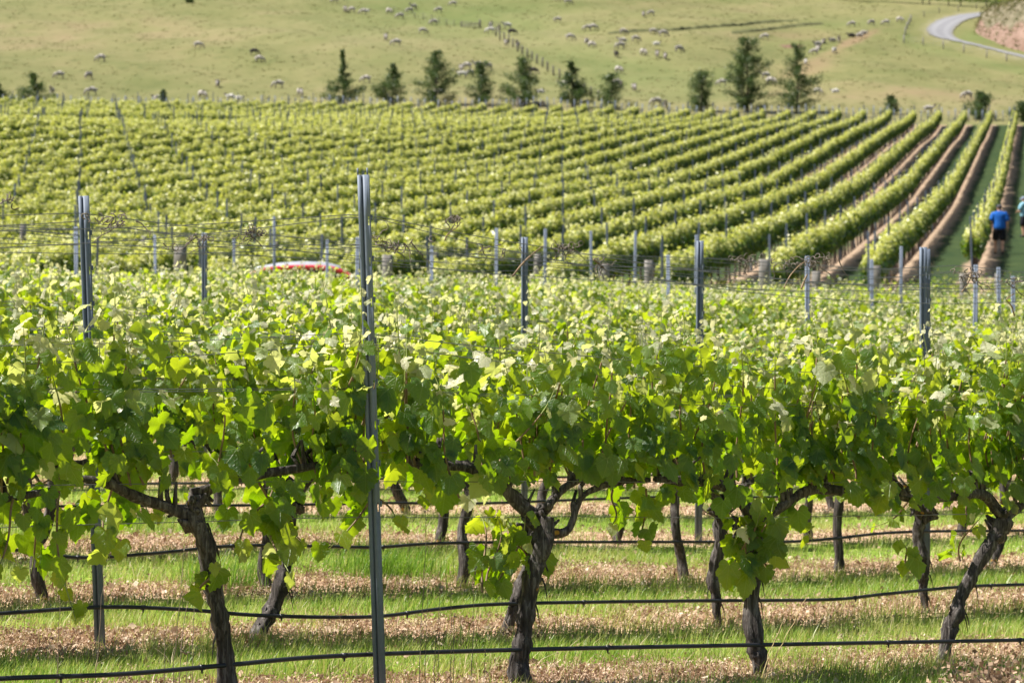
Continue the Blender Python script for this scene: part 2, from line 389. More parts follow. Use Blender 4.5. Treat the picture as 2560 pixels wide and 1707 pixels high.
ROAD_OUT = [(2500, 22), (2480, 29), (2435, 35), (2398, 39), (2347, 51), (2322, 66), (2315, 77), (2330, 92), (2381, 104), (2449, 119), (2507, 134), (2560, 147), (2660, 174), (2800, 214)]
ROAD_IN = [(2512, 24), (2492, 31), (2458, 41), (2415, 53), (2395, 66), (2383, 80), (2386, 93), (2407, 104), (2449, 114), (2507, 129), (2560, 141), (2660, 166), (2800, 204)]
rp = spline(ROAD_OUT, 60)
dist = np.full(PX.shape, 1e3)
selm = (D2 > 262) & (PX > 2050) & (PX < 3000)
for a, b in rp:
    q = np.hypot((PX-a), (YY-b)*2.0)
    dist = np.where(selm, np.minimum(dist, q), dist)
verge = np.clip(1-dist/62, 0, 1)*hill
lush += .8*np.exp(-((PX-2440)/60)**2-((YY-95)/22)**2)*hill+.7*np.clip(1-np.abs(dist-62)/30, 0, 1)*hill*(YY > 88)
verge *= np.where((YY > 70) & (PX > 2385) & (PX < 2470) & (YY < 110), .2, 1)
i = np.arange(len(dl)-1)[:, None]*nv; j = np.arange(nv-1)[None, :]
Q = np.stack([i+j, i+j+1, i+nv+j+1, i+nv+j], -1).reshape(-1, 4)
me = mesh_np('ground', np.stack([X2, D2, Z2], -1).reshape(-1, 3), Q, M['ground'], True,
             {k: ('POINT', v.ravel()) for k, v in dict(near=near, far=far, dry=dry, lush=np.clip(lush, 0, 1), scar=scar, verge=verge).items()})
tag(obj('ground', me), 'rolling farmland of vineyard soil and dry green hill pasture', 'ground', kind='structure')

# gravel road round the bend
so, si = spline(ROAD_OUT, 70), spline(ROAD_IN, 70)
A = []; last = 262.
for w_, ((a, b), (c_, e)) in enumerate(zip(so, si)):
    a += 1.3*math.sin(w_*1.9); b += .5*math.sin(w_*2.7); c_ += 1.1*math.sin(w_*2.2+1)
    p, q = ground(a, b, 268), ground(c_, e, 268)
    for f in np.linspace(0, 1, 7):
        s = p*(1-f)+q*f; A.append((s.x, s.y, zf(s.x, s.y)+.10))
n = len(so); i = np.arange(n-1)[:, None]*7; j = np.arange(6)[None, :]
Q = np.stack([i+j, i+j+1, i+7+j+1, i+7+j], -1).reshape(-1, 4)
tag(obj('road', mesh_np('road', A, Q, M['gravel'], True, {'across': ('POINT', np.tile(np.linspace(0, 1, 7), n))})), 'pale grey gravel road bending round the hillside', 'road', kind='structure')

# eroded cut bank inside the bend
BF = [(2487, 24), (2462, 48), (2442, 68), (2436, 80), (2452, 93), (2480, 103), (2506, 116), (2540, 126), (2600, 140), (2700, 160)]
BT = [(2489, 20), (2496, 16), (2505, 12), (2512, 10), (2525, 6), (2540, 2), (2556, -4), (2580, -12), (2640, -24), (2740, -40)]
f1, f2 = spline(BF, 48), spline(BT, 48)
V = []; soil = []; m_ = 26
for a, b in zip(f1, f2):
    p = ground(a[0], a[1], 285); top = pt(b[0], b[1], p.y+16+.05*(a[0]-2436))
    for k in range(m_):
        u = k/(m_-1)
        s = p.lerp(top, u)
        rise = (1-(1-min(1, u*1.6))**2)
        z = p.z-.15+(top.z-p.z)*(.55*u+.45*rise)
        w = math.sin(s.x*1.3+s.y*.7)*.25+math.sin(s.x*.5-s.y*1.1)*.35
        w += .5*math.sin(s.x*2.9+u*9)*math.sin(s.y*2.3+u*14)+.3*math.sin(s.x*6.1-u*23)
        V.append((s.x, s.y+w*.5, z+w*.4*min(1, u*3))); soil.append(1.0-u*4.2+.35*math.sin(a[0]*.06)**2+(.25 if a[0] > 2500 else 0))
n = 48; i = np.arange(n-1)[:, None]*m_; j = np.arange(m_-1)[None, :]
Q = np.stack([i+j, i+m_+j, i+m_+j+1, i+j+1], -1).reshape(-1, 4)
# back side down to the terrain so that it is a solid mound
base = len(V)
for q in range(n):
    x, y, z = V[q*m_+m_-1]
    V.append((x+3, y+14, zf(x+3, y+14)-1)); soil.append(0)
qi = np.arange(n-1)
Qb = np.stack([qi*m_+m_-1, (qi+1)*m_+m_-1, base+qi+1, base+qi], -1)
tag(obj('bank', mesh_np('bank', V, [np.vstack([Q, Qb])], M['bank'], True, {'soil': ('POINT', soil)})), 'dry grassed cut bank with bare pink soil at its foot above the road', 'bank', kind='structure')
BANKV = np.array(V[:base])

# two turf scarps (old track edges) across the hill
def scarp(pts, h, n=90):
    S = spline(pts, n); V = []; w = 5
    for q, (a, b) in enumerate(S):
        p = ground(a, b, 290); f = math.sin(math.pi*q/(n-1))**.6
        hh = h*f*(.75+.25*math.sin(q*1.7)+.2*math.sin(q*.6))
        for dy, dz in ((-.5, -.1), (-.1, .62*hh), (.35, hh), (1.6, hh*.8), (4.2, -.15)):
            V.append((p.x, p.y+dy, zf(p.x, p.y+dy)+dz))
    i = np.arange(n-1)[:, None]*w; j = np.arange(w-1)[None, :]
    return mesh_np('hillside', V, np.stack([i+j, i+w+j, i+w+j+1, i+j+1], -1).reshape(-1, 4), M['scarp'], True)
tag(obj('hillside_scarp', scarp([(1520, 86), (1600, 81), (1680, 78), (1760, 72), (1850, 65), (1930, 58), (2000, 53)], .45)), 'long dark turf step across the upper hillside', 'hillside', kind='structure')
tag(obj('hillside_scarp', scarp([(1830, 86), (1890, 80), (1950, 73), (2010, 66), (2060, 62)], .3, 60)), 'short dark turf step above the gully', 'hillside', kind='structure')
# ------------------------------------------------------------------ grapevine leaves
_half = [(.10, -.14), (.24, -.20), (.38, -.13), (.47, .00), (.43, .10), (.50, .17), (.575, .30), (.50, .36), (.50, .46), (.40, .47), (.36, .56), (.345, .68), (.24, .70), (.20, .82), (.10, .86)]
OUT = np.array([(0, .0)]+_half+[(0, 1.0)]+[(-a, b) for a, b in _half[::-1]])
_h2 = [(.24, -.20), (.47, .0), (.56, .28), (.46, .46), (.30, .70)]
OUT_MID = np.array([(0, .0)]+_h2+[(0, 1.0)]+[(-a, b) for a, b in _h2[::-1]])
def leaves(base, mdir, nrm, size, tone, g, outline):
    """one lobed leaf per row of the arrays: sinus at base, midrib along mdir, face along nrm"""
    N = len(base); o = np.vstack([outline, [[0, .30]]]); k = len(outline)
    m = mdir/np.linalg.norm(mdir, axis=1)[:, None]
    s = np.cross(m, nrm); s /= np.linalg.norm(s, axis=1)[:, None]+1e-9
    nn = np.cross(s, m)
    a, b = o[:, 0][None, :], o[:, 1][None, :]
    jit = 1+.05*g.normal(size=(N, k+1)); a = a*jit*g.uniform(.85, 1.12, (N, 1))
    fold = g.uniform(-.2, .8, (N, 1)); curl = g.uniform(-.2, .8, (N, 1)); wave = g.uniform(.02, .15, (N, 1)); ph = g.uniform(0, 6.28, (N, 1))
    c = -fold*np.abs(a)**1.3-curl*(b-.2)**2*np.sign(b-.2)*.7+wave*np.sin(7*b+5*a+ph)
    sz = size[:, None, None]
    P = base[:, None, :]+sz*(a[..., None]*s[:, None, :]+b[..., None]*m[:, None, :]+c[..., None]*nn[:, None, :])
    j = np.arange(k); T = np.stack([np.full(k, k), j, (j+1) % k], -1)
    F = (np.arange(N)[:, None, None]*(k+1)+T[None]).reshape(-1, 3)
    return P.reshape(-1, 3), F, np.repeat(tone, k), np.tile(o[:, 0], N), np.tile(o[:, 1], N)

def vine_parts(seed, width=1.5, shoots=17, outline=OUT, low=False, suckers=0, droop=0, top=1.47, fill=165, stray=3, clear=None, zlow=.80, dropz=(.60, .76)):
    """foliage and shoots of one vine in its own frame: x along the row, y across, z up"""
    g = np.random.default_rng(seed)
    B, Md, Nr, Sz, To = [], [], [], [], []
    sh = MB(); gr = MB()
    def put(b, m, n, s, t): B.append(b); Md.append(m); Nr.append(n); Sz.append(s); To.append(t)
    specs = [(g.uniform(-width/2, width/2), .92+.04*g.normal(), top+.10*g.normal(), 0) for _ in range(shoots)]
    specs += [(g.uniform(-width/2, width/2), .9, top+g.uniform(.12, .28), 0) for _ in range(stray)]
    specs += [(g.uniform(-.22, .22), g.uniform(.42, .62), g.uniform(.60, .84), 1) for _ in range(suckers)]
    specs += [(g.uniform(-width/2, width/2), g.uniform(.80, .90), g.uniform(*dropz), 2) for _ in range(droop)]
    for x0, z0, z1, kind in specs:
        n = 14; t = np.linspace(0, 1, n)
        lx, ly = g.normal(0, .10), g.normal(0, .085 if kind == 0 else .16)
        pts = np.stack([x0+lx*t+.02*np.sin(5*t+x0*9), .03*g.normal()+ly*t**1.5+.02*np.sin(6*t), z0+(z1-z0)*t], -1)
        L = abs(z1-z0)
        cut = int(n*.65)
        (sh if not low else sh).tube(pts[:cut+1:2] if low else pts[:cut+1], np.linspace(.0055, .004, len(pts[:cut+1:2] if low else pts[:cut+1])), 4 if low else 6, False)
        gr.tube(pts[cut::2] if low else pts[cut:], np.linspace(.004, .0012, len(pts[cut::2] if low else pts[cut:])), 4, False)
        nodes = max(4, int(L/.043)); sd = g.choice([-1, 1])
        for q in range(nodes):
            f = (q+.6)/nodes; p = np.array([np.interp(f, t, pts[:, c]) for c in range(3)])
            sd = -sd
            age = f if kind == 0 else f*.75
            size = (.104*(1-.72*max(0, age-.4)/.6))*g.uniform(.6, 1.15)
            if kind == 0 and q >= nodes-2: size = g.uniform(.022, .045)
            side = sd if g.random() < .8 else -sd
            pd = np.array([g.normal(0, .6), side*1.0, g.uniform(-.1, .7)]); pd /= np.linalg.norm(pd)
            pl = size*g.uniform(.45, .95); b = p+pd*pl
            if not low and size > .06 and g.random() < .5: gr.tube([p, p+pd*pl*.5+[0, 0, .004], b], .0013, 3, False)
            if age > .75: n_ = np.array([g.normal(0, .7), side*.6+g.normal(0, .5), .5+g.normal(0, .5)])
            else: n_ = np.array([g.normal(0, .4), side*(1.0), .35+g.normal(0, .35)])
            m_ = np.array([g.normal(0, .45), side*.35, -1.0]) if age < .78 else np.array([g.normal(0, .8), side*.8, g.normal(-.1, .6)])
            m_ = m_-n_*np.dot(m_, n_)/np.dot(n_, n_)
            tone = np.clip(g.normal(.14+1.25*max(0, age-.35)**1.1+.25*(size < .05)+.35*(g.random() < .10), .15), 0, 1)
            put(b, m_, n_, size, tone)
    # young leaves over the top, open to the sky; sun highlights paled in too
    for _ in range(85):
        side = g.choice([-1, 1]); z = top-.30+.38*g.random()**1.2
        b = np.array([g.uniform(-width/2, width/2), g.normal(0, .13), z])
        n_ = np.array([g.normal(-.25, .55), g.normal(0, .5), .8]); m_ = np.array([g.normal(0, 1), side*.8, g.normal(-.2, .5)]); m_ = m_-n_*np.dot(m_, n_)/np.dot(n_, n_)
        put(b, m_, n_, g.uniform(.028, .085), np.clip(g.normal(.70, .28), 0, 1))
    # lateral leaves that close the canopy's two faces
    for _ in range(fill):
        side = g.choice([-1, 1]); z = g.uniform(zlow, top-.02)
        b = np.array([g.uniform(-width/2, width/2), side*abs(g.normal(.13, .055)), z+.03])
        n_ = np.array([g.normal(0, .45), side, g.uniform(-.05, .9)])
        m_ = np.array([g.normal(0, .4), side*.25, -1.]); m_ = m_-n_*np.dot(m_, n_)/np.dot(n_, n_)
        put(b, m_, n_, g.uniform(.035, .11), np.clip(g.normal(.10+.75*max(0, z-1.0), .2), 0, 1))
    B, Md, Nr, Sz, To = (np.array(q) for q in (B, Md, Nr, Sz, To))
    if clear is not None:       # the post stands free of the leaves on this side
        kp = ~((np.abs(B[:, 0]-clear-.02*(B[:, 2]-1)) < .052+.30*Sz) & (B[:, 1] < .06)) | ((B[:, 2] > 1.17) & (B[:, 2] < 1.32) & (g.random(len(B)) < .5))
        B, Md, Nr, Sz, To = B[kp], Md[kp], Nr[kp], Sz[kp], To[kp]
    V, F, tn, la, lb = leaves(B, Md, Nr, Sz, To, g, outline)
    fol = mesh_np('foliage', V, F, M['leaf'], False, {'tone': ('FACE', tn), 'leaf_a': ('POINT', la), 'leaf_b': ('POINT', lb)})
    # bunch stems / flower clusters are too small to read; canes and green tips go in one shoot mesh
    nv = sh.n
    F = [np.vstack(sh.Q+[q+nv for q in gr.Q])] if gr.Q else [np.vstack(sh.Q)]
    sm = mesh_np('shoots', np.vstack(sh.V+gr.V), F, M['cane'], True)
    sm.materials.append(M['green_shoot'])
    nq = sum(len(q) for q in sh.Q); mi = np.zeros(len(sm.polygons), dtype=np.int32); mi[nq:] = 1
    sm.polygons.foreach_set('material_index', mi)
    return fol, sm

def generic_trunk(seed, sides=12):
    g = np.random.default_rng(seed)
    lean = g.uniform(-.16, .16); hy = g.normal(0, .02)
    c = [(g.normal(0, .01)-lean, 0, -.06, .046), (-lean+.01, 0, .03, .040), (-lean*.7+g.normal(0, .012), hy, .15, .033+g.uniform(0, .012)), (-lean*.4+g.normal(0, .02), -hy, .33, .034), (-lean*.15, hy, .52, .035), (0, 0, .68, .046), (.01, 0, .80, .034)]
    P = spline(c, 26); tr = MB(); tr.tube(P[:, :3], P[:, 3]*.85, sides, True, .13, seed, 2.5)
    for q in range(5):
        a = g.uniform(0, 6.28); z = .68+g.uniform(-.06, .08); tr.tube([(0, 0, z), (.06*math.cos(a), .05*math.sin(a), z+.03), (.09*math.cos(a), .06*math.sin(a), z+g.uniform(-.01, .09))], [.022, .014, .006], 6, True, .2, q)
    co = MB()
    for s in (-1, 1):
        e = g.uniform(.62, .74)
        c = [(0, 0, .70, .034), (s*.12, g.normal(0, .015), .78+g.normal(0, .02), .026), (s*.3, g.normal(0, .02), .85+g.normal(0, .02), .021), (s*.48, 0, .87+g.normal(0, .015), .018), (s*e, 0, .88, .011)]
        P = spline(c, 18); co.tube(P[:, :3], P[:, 3], max(6, sides-2), True, .16, seed+s, 3)
        for q in range(5):
            x = s*g.uniform(.12, e); co.tube([(x, 0, .85), (x+.01, g.normal(0, .01), .90), (x+g.normal(0, .02), g.normal(0, .02), .96)], [.012, .010, .006], 5, True, .2, q)
    return tr, co

def hand_trunk(k, stem, arms, origin, seed):
    """trunk whose bends follow the photograph, kept on the row's own plane"""
    g = np.random.default_rng(seed); ca, sa = math.cos(RYAW), math.sin(RYAW)
    def loc(px, Y, off=0.):
        p = row_pt(k, px, Y)-origin
        return (p.x*ca+p.y*sa, -p.x*sa+p.y*ca+off, p.z)
    tr, co = MB(), MB()
    c = [(*loc(a, b, g.normal(0, .008)), r) for a, b, r in stem]
    c.insert(0, (c[0][0], c[0][1], c[0][2]-.12, c[0][3]*1.1))
    P = spline(c, 44); kn = np.random.default_rng(seed+9); P[2:, :2] += np.cumsum(kn.normal(0, .0022, (len(P)-2, 2)), axis=0); P[:, 3] *= 1+.13*np.sin(np.arange(len(P))*.9+seed)*kn.uniform(.3, 1, len(P))
    tr.tube(P[:, :3], P[:, 3]*.77, 18, True, .19, seed, 3.2)
    hx = c[-1]
    for q in range(9):
        a = g.uniform(0, 6.28); z = hx[2]+g.uniform(-.10, .03)
        tr.tube([(hx[0], hx[1], z), (hx[0]+.06*math.cos(a), hx[1]+.05*math.sin(a), z+.02), (hx[0]+.10*math.cos(a), hx[1]+.07*math.sin(a), z+g.uniform(-.03, .07))], [.026, .016, .006], 7, True, .25, q)
    for q in range(6):          # strips of loose bark
        f = int(g.uniform(6, 38)); b = P[f]; a = g.choice([-1, 1])
        tr.tube([b[:3]+[a*b[3]*.9, -.01, 0], b[:3]+[a*(b[3]+.008), -.012, -.03], b[:3]+[a*(b[3]+.02), -.015, -.07-g.uniform(0, .05)]], [.005, .004, .001], 4, False, .2, q)
    for arm in arms:
        c = [(*loc(a, b, g.normal(0, .012)), r) for a, b, r in arm]
        P = spline(c, 26); co.tube(P[:, :3], P[:, 3]*.85, 12, True, .17, seed+5, 3)
        for q in range(6):
            b = P[int(g.uniform(5, 25))]
            co.tube([b[:3], b[:3]+[g.normal(0, .015), g.normal(0, .015), .05], b[:3]+[g.normal(0, .03), g.normal(0, .03), .11]], [.013, .010, .006], 6, True, .2, q)
    return tr, co

ROWNAME = ['front', 'second', 'third', 'fourth', 'fifth', 'sixth', 'seventh']
# row 0 and 1 trunks traced from the photograph: (px, Y, radius)
HAND = {
 (0, 0): dict(stem=[(568, 1745, .05), (551, 1611, .037), (530, 1524, .037), (520, 1448, .040), (498, 1355, .037), (475, 1300, .05), (478, 1255, .042)],
              arms=[[(475, 1290, .034), (420, 1268, .026), (340, 1240, .024), (260, 1205, .021), (170, 1195, .012)], [(478, 1270, .034), (540, 1215, .026), (640, 1185, .022), (760, 1168, .018), (850, 1150, .01)]],
              lab='front row grapevine with orange lichen on its leaning trunk, beside the tall two-pronged post', kw=dict(suckers=1, droop=7, top=1.52, zlow=.74, dropz=(.52, .72))),
 (0, 1): dict(stem=[(1297, 1740, .048), (1293, 1650, .056), (1300, 1590, .040), (1303, 1540, .040), (1314, 1470, .042), (1330, 1404, .050), (1346, 1345, .058), (1352, 1290, .046)],
              arms=[[(1348, 1300, .036), (1290, 1255, .034), (1240, 1200, .031), (1180, 1168, .028), (1100, 1160, .026), (1040, 1158, .022), (1022, 1118, .014)], [(1350, 1330, .034), (1420, 1325, .022), (1455, 1240, .016), (1540, 1205, .018), (1620, 1200, .011)]],
              lab='grapevine amid the front row with a swollen bulge just under its drip pipe', kw=dict(suckers=6, droop=1, top=1.46, zlow=.90)),
 (0, 2): dict(stem=[(1898, 1712, .036), (1893, 1640, .046), (1886, 1600, .050), (1882, 1500, .044), (1890, 1404, .046), (1893, 1355, .054), (1880, 1285, .042)],
              arms=[[(1880, 1290, .036), (1842, 1230, .028), (1780, 1206, .026), (1700, 1202, .024), (1640, 1197, .014)], [(1892, 1300, .034), (1960, 1262, .024), (2030, 1225, .026), (2110, 1228, .026), (2200, 1246, .014)]],
              lab='grapevine with a straight upright thick trunk topped by a tuft of broad leaves, front row', kw=dict(suckers=6, droop=3, top=1.50)),
 (0, 3): dict(stem=[(2356, 1672, .034), (2378, 1575, .050), (2382, 1540, .046), (2398, 1490, .040), (2438, 1404, .042), (2476, 1345, .042), (2503, 1297, .056)],
              arms=[[(2500, 1280, .034), (2455, 1236, .028), (2380, 1240, .024), (2300, 1250, .020), (2230, 1236, .011)], [(2503, 1300, .034), (2560, 1262, .026), (2640, 1240, .02), (2720, 1236, .011)]],
              lab='grapevine with a peeling trunk bending hard over, beside the brown dead weed clump', kw=dict(suckers=2, droop=4)),
 (1, 0): dict(stem=[(633, 1625, .050), (665, 1560, .044), (697, 1502, .046), (718, 1420, .045), (735, 1330, .042), (747, 1225, .050)],
              arms=[[(747, 1230, .034), (690, 1190, .03), (600, 1170, .024), (520, 1160, .013)], [(747, 1230, .034), (790, 1165, .03), (850, 1150, .024), (930, 1140, .012)]],
              lab='grapevine with a grey trunk slanting across behind the first lichen-spotted trunk', kw=dict(suckers=0, droop=1)),
 (1, 1): dict(stem=[(1262, 1605, .036), (1280, 1520, .036), (1300, 1455, .046), (1322, 1400, .040), (1340, 1300, .040)],
              arms=[[(1340, 1300, .03), (1280, 1230, .024), (1180, 1190, .012)], [(1340, 1300, .03), (1420, 1220, .024), (1500, 1180, .012)]],
              lab='second row grapevine slanting half hidden behind the bulging middle trunk', kw=dict(suckers=0, droop=1)),
 (1, 2): dict(stem=[(1790, 1577, .028), (1793, 1500, .034), (1790, 1440, .042), (1797, 1360, .036), (1805, 1250, .040)],
              arms=[[(1805, 1260, .03), (1740, 1200, .022), (1660, 1180, .012)], [(1805, 1260, .03), (1880, 1200, .022), (1960, 1180, .012)]],
              lab='second row grapevine standing straight just behind the thick upright front trunk', kw=dict(suckers=1, droop=1)),
 (1, 3): dict(stem=[(2325, 1545, .028), (2322, 1480, .030), (2316, 1415, .050), (2310, 1340, .044), (2306, 1270, .040)],
              arms=[[(2306, 1270, .03), (2240, 1220, .022), (2160, 1190, .012)], [(2306, 1270, .03), (2380, 1210, .022), (2450, 1185, .012)]],
              lab='second row grapevine with a knobbly bulging trunk behind the bent peeling one', kw=dict(suckers=2, droop=1)),
}
ROW_BASE = {0: [-640, None, None, None, None], 1: [60], }
def bases(k):
    """x positions of the vines of row k that the frame sees"""
    if k == 0: xs = [row_x(0, p) for p in (568, 1297, 1898, 2356)]
    elif k == 1: xs = [row_x(1, p) for p in (633, 1262, 1790, 2325)]
    elif k == 2: xs = [row_x(2, p) for p in (60, 642, 1172, 1687, 2100, 2518)]
    elif k == 3: xs = [row_x(3, p) for p in (140, 672, 1130, 1560, 2010, 2420)]
    else:
        xs = [row_x(k, -60)+.4*((k*37) % 10)/10]
        while xs[-1] < row_x(k, 2600): xs.append(xs[-1]+1.19)
    sp = 1.19
    while xs[0] > row_x(k, 0)-1.3: xs.insert(0, xs[0]-sp)
    while xs[-1] < row_x(k, 2560)+1.3: xs.append(xs[-1]+sp)
    return xs
hi = [vine_parts(100+q, outline=OUT, droop=2, top=(1.46, 1.38, 1.52, 1.46, 1.55, 1.42, 1.49)[q]) for q in range(7)]
mid = [vine_parts(200+q, outline=OUT_MID, low=True, shoots=15, fill=120, top=(1.46, 1.38, 1.52, 1.46, 1.55, 1.42, 1.49)[q]) for q in range(7)]
back = [vine_parts(260+q, outline=OUT_MID, low=True, shoots=15, fill=120, top=(1.44, 1.38, 1.50, 1.42, 1.47)[q], stray=1) for q in range(5)]
trk = [tuple(m.mesh(nm, M['bark'], True) for m, nm in zip(generic_trunk(300+q), ('trunk', 'cordon'))) for q in range(7)]
n_vine = 0
for k in range(0, 19):
    xs = bases(k)
    vis = [x for x in xs if row_d(k, x) < (51.5 if x > -1.5 else 46.5)]
    for q, x in enumerate(vis):
        d = row_d(k, x); loc = Vector((x, d, zf(x, d)))
        px = 1280+FPX*x/d
        hk = None
        if k < 2:
            for q2 in range(4):
                p0 = HAND[(k, q2)]['stem'][0][0]
                if abs(row_x(k, p0)-x) < 1e-3: hk = HAND[(k, q2)]
        if k <= 6:
            lab = f'grapevine in the {ROWNAME[k]} vineyard row, {nth(q+1)} from its low end'
        else:
            lab = 'leafy grapevine in the massed rows behind the seventh, only its sunlit leaf tops showing'
        root = empty('grapevine', loc, RYAW)
        tag(root, hk['lab'] if hk else lab, 'grapevine', 'grapevines of the near vineyard block')
        if hk:
            tr, co = hand_trunk(k, hk['stem'], hk['arms'], loc, 400+q+10*k)
            tr.obj('trunk', M['bark'], root, True); co.obj('cordon', M['bark'], root, True)
            cx = (row_x(0, 930)-x)*math.sqrt(1+RT*RT) if k == 0 else 9
            f, s = vine_parts(500+q+10*k, outline=OUT, clear=cx if abs(cx) < 1.1 else None, **hk['kw']) if k == 0 else hi[(q*3+k) % 7]
            obj('foliage', f, root); obj('shoots', s, root)['kind'] = 'stuff'
        else:
            if k == 0 and px < 300:
                f, s = vine_parts(560, outline=OUT, suckers=3, droop=22, top=1.54, zlow=.66, dropz=(.36, .64))
            else: f, s = back[(q*3+k*2) % 5] if k > 8 else (hi if k < 3 else mid)[(q*3+k*5+1) % 7]
            flip = math.pi if (q+k) % 2 else 0.
            a, b = trk[(q*2+k*3) % 7]
            sc = (1, 1, 1) if k < 4 else (1, 1, rng.uniform(.93, 1.05))
            for nm, mm in (('trunk', a), ('cordon', b), ('foliage', f), ('shoots', s)):
                o = obj(nm, mm, root)
                if nm == 'shoots': o['kind'] = 'stuff'
                o.rotation_euler = (0, 0, flip); o.scale = sc
        n_vine += 1
print('near vines', n_vine)
# ------------------------------------------------------------------ steel posts
PROF = [(-.026, .020), (-.026, .0), (-.012, .0), (-.009, .014), (-.004, .014), (-.001, -.004), (.007, -.004), (.0145, -.004), (.021, -.004), (.026, -.003), (.026, .022)]
def post_mesh(H, holes=True, scale=1.0, prongs=False):
    b = MB(); zs = [-.25]
    hz = [H-.185-.165*q for q in range(8)]
    for h in sorted(hz): zs += [h-.018, h+.018]
    zs += [H]
    if not holes: zs = [-.25, H]
    w = len(PROF); V = [(x*scale, y*scale, z) for z in zs for x, y in PROF]
    Q = []
    for r in range(len(zs)-1):
        hole = holes and any(abs((zs[r]+zs[r+1])/2-h) < .005 for h in hz)
        for c in range(w-1):
            if hole and c == 7: continue
            Q.append((r*w+c, r*w+c+1, (r+1)*w+c+1, (r+1)*w+c))
    b.add(V, Q)
    if prongs:
        for x in (-.022, .017): b.box((x, .004, H+.012), (.006, .004, .03))
    if holes:
        for h in hz:     # pressed hooks beside each slot
            b.box((.029, .004, h+.012), (.006, .006, .022))
    return b.mesh('steel_post', M['steel'])
pm_full = post_mesh(2.13, True, .92, True); pm_mid = post_mesh(2.13, True, .90); pm_far = post_mesh(2.13, False, .85)
def put_post(name, me, top, base, label, group, solid=True, yaw=RYAW-.5):
    o = obj(name, me)
    ax = (top-base); L = ax.length
    q = ax.to_track_quat('Z', 'Y')
    o.rotation_mode = 'QUATERNION'
    from mathutils import Quaternion
    zc = Vector((0, 0, 1)).rotation_difference(ax.normalized())
    o.rotation_quaternion = zc @ Quaternion((0, 0, 1), yaw)
    o.location = base; o.scale = (1, 1, L/2.13)
    if solid:
        md = o.modifiers.new('sheet', 'SOLIDIFY'); md.thickness = .0025; md.offset = 0
    return tag(o, label, 'vineyard post', group)
A_top, B_top = row_pt(0, 908, 441), row_pt(1, 209, 490)
A_base = row_pt(0, 951, 1740); A_base.z = zf(A_base.x, A_base.y); A_top.y -= .10; A_base.y -= .10; A_top.x += .006; A_base.x += .005
B_base = row_pt(1, 250, 1640); B_base.z = zf(B_base.x, B_base.y)
GP = 'steel trellis posts of the near block'
put_post('steel_post', pm_full, A_top, A_base, 'tall slotted galvanised trellis post with two small prongs on top, in the front row', GP, yaw=.05)
put_post('steel_post', pm_mid, B_top, B_base, 'tall slotted galvanised post of the second row, showing both above and below the leaves', GP, yaw=.1)
seen = [(192, 566, 31), (391, 587, 42), (511, 582, 24), (589, 596, 50), (687, 541, 46), (816, 598, 40), (893, 593, 33), (1077, 614, 35), (1239, 570, 38), (1312, 593, 20.4), (1360, 572, 42), (1479, 577, 49), (1585, 577, 47), (1673, 637, 33),
        (1747, 602, 19), (1738, 587, 40), (2018, 640, 28), (2181, 648, 38), (2252, 616, 44), (2312, 618, 17.5), (2320, 622, 17.6), (2435, 662, 29), (2502, 668, 34), (2538, 690, 31)]
used = {}
for px, Y, dw in seen:
    k = min(range(2, 18), key=lambda q: abs(row_d(q, row_x(q, px))-dw))
    if px in (2312, 2320): k = 2
    if px == 1747: k = 3
    x = row_x(k, px); d = row_d(k, x)
    top = row_pt(k, px, Y); g_ = Vector((x, d, zf(x, d)))
    if px == 2320: top.y += .05; g_.y += .05
    top.x += d*.0012*((px*7) % 9-4)/6
    used.setdefault(k, []).append(px)
    q = len(used[k])
    nm = ROWNAME[k] if k < 7 else nth(k+1)
    if px == 2320: lab = 'steel post standing doubled right behind another post of the third row, by the walkers'
    elif px == 2312: lab = 'front one of a doubled pair of steel posts in the third row, below the walkers'
    elif px == 1747: lab = 'broad steel post of the fourth row, its foot showing beyond the straight thick trunk'
    else: lab = f'grey steel post above the leaves of the {nm} near vine row, {ORD[q]} one there'
    put_post('steel_post', pm_mid if d < 24 else pm_far, top, g_, lab, GP, yaw=.1+.3*((px*13) % 7)/7)

# ------------------------------------------------------------------ wires, drip pipes, dry tendrils
def along(k, h, xa, xb, sag=0.0, n=40, off=0.0, x0=None):
    xs = np.linspace(xa, xb, n); ds = row_d(k, xs)+off
    z = zg(xs, ds)+h
    if x0 is not None: u = ((xs-x0) % 4.6)/4.6
    else: u = (xs-xa)/(xb-xa)
    z = z-sag*4*u*(1-u)
    return np.stack([xs, ds, z], -1)
def wire(k, h, label, sag=.0, r=.0016, off=0., x0=None):
    b = MB(); P = along(k, h, row_x(k, 0)-1.2, row_x(k, 2560)+1.6, sag, 60, off, x0); b.tube(P, r, 5, False)
    tag(b.obj('trellis_wire', M['wire'], None, True), label, 'wire', 'trellis wires of the near block')
HS = [(2.0, .17, 'topmost'), (1.985, .24, 'sagging twin topmost'), (1.49, .10, 'upper foliage'), (1.47, .14, 'slack twin upper foliage'), (1.27, .02, 'lower foliage'), (1.255, .03, 'twin lower foliage'), (.90, .0, 'cordon'), (.74, .01, 'low trunk-tying')]
xA = A_top.x; xB = B_top.x
for k in range(0, 5):
    for q, (h, sg, nm) in enumerate(HS):
        if k > 2 and q in (4, 5, 7): continue
        x0 = (xA, xB, xB+1.4, 1.34, .2)[k]
        wire(k, h+.01*((k*5+q) % 3), f'thin {nm} wire strung along the {ROWNAME[k]} vine row', sg*(1 if k == 0 else .6), (.0017, .0019, .0021, .0022, .0023)[k], .022*(1 if q % 2 else -1), x0)
for k in range(5, 10):
    wire(k, 2.0, f'thin top wire strung along the {nth(k+1)} vine row of the near block', .05, .0026, 0, .3*k)
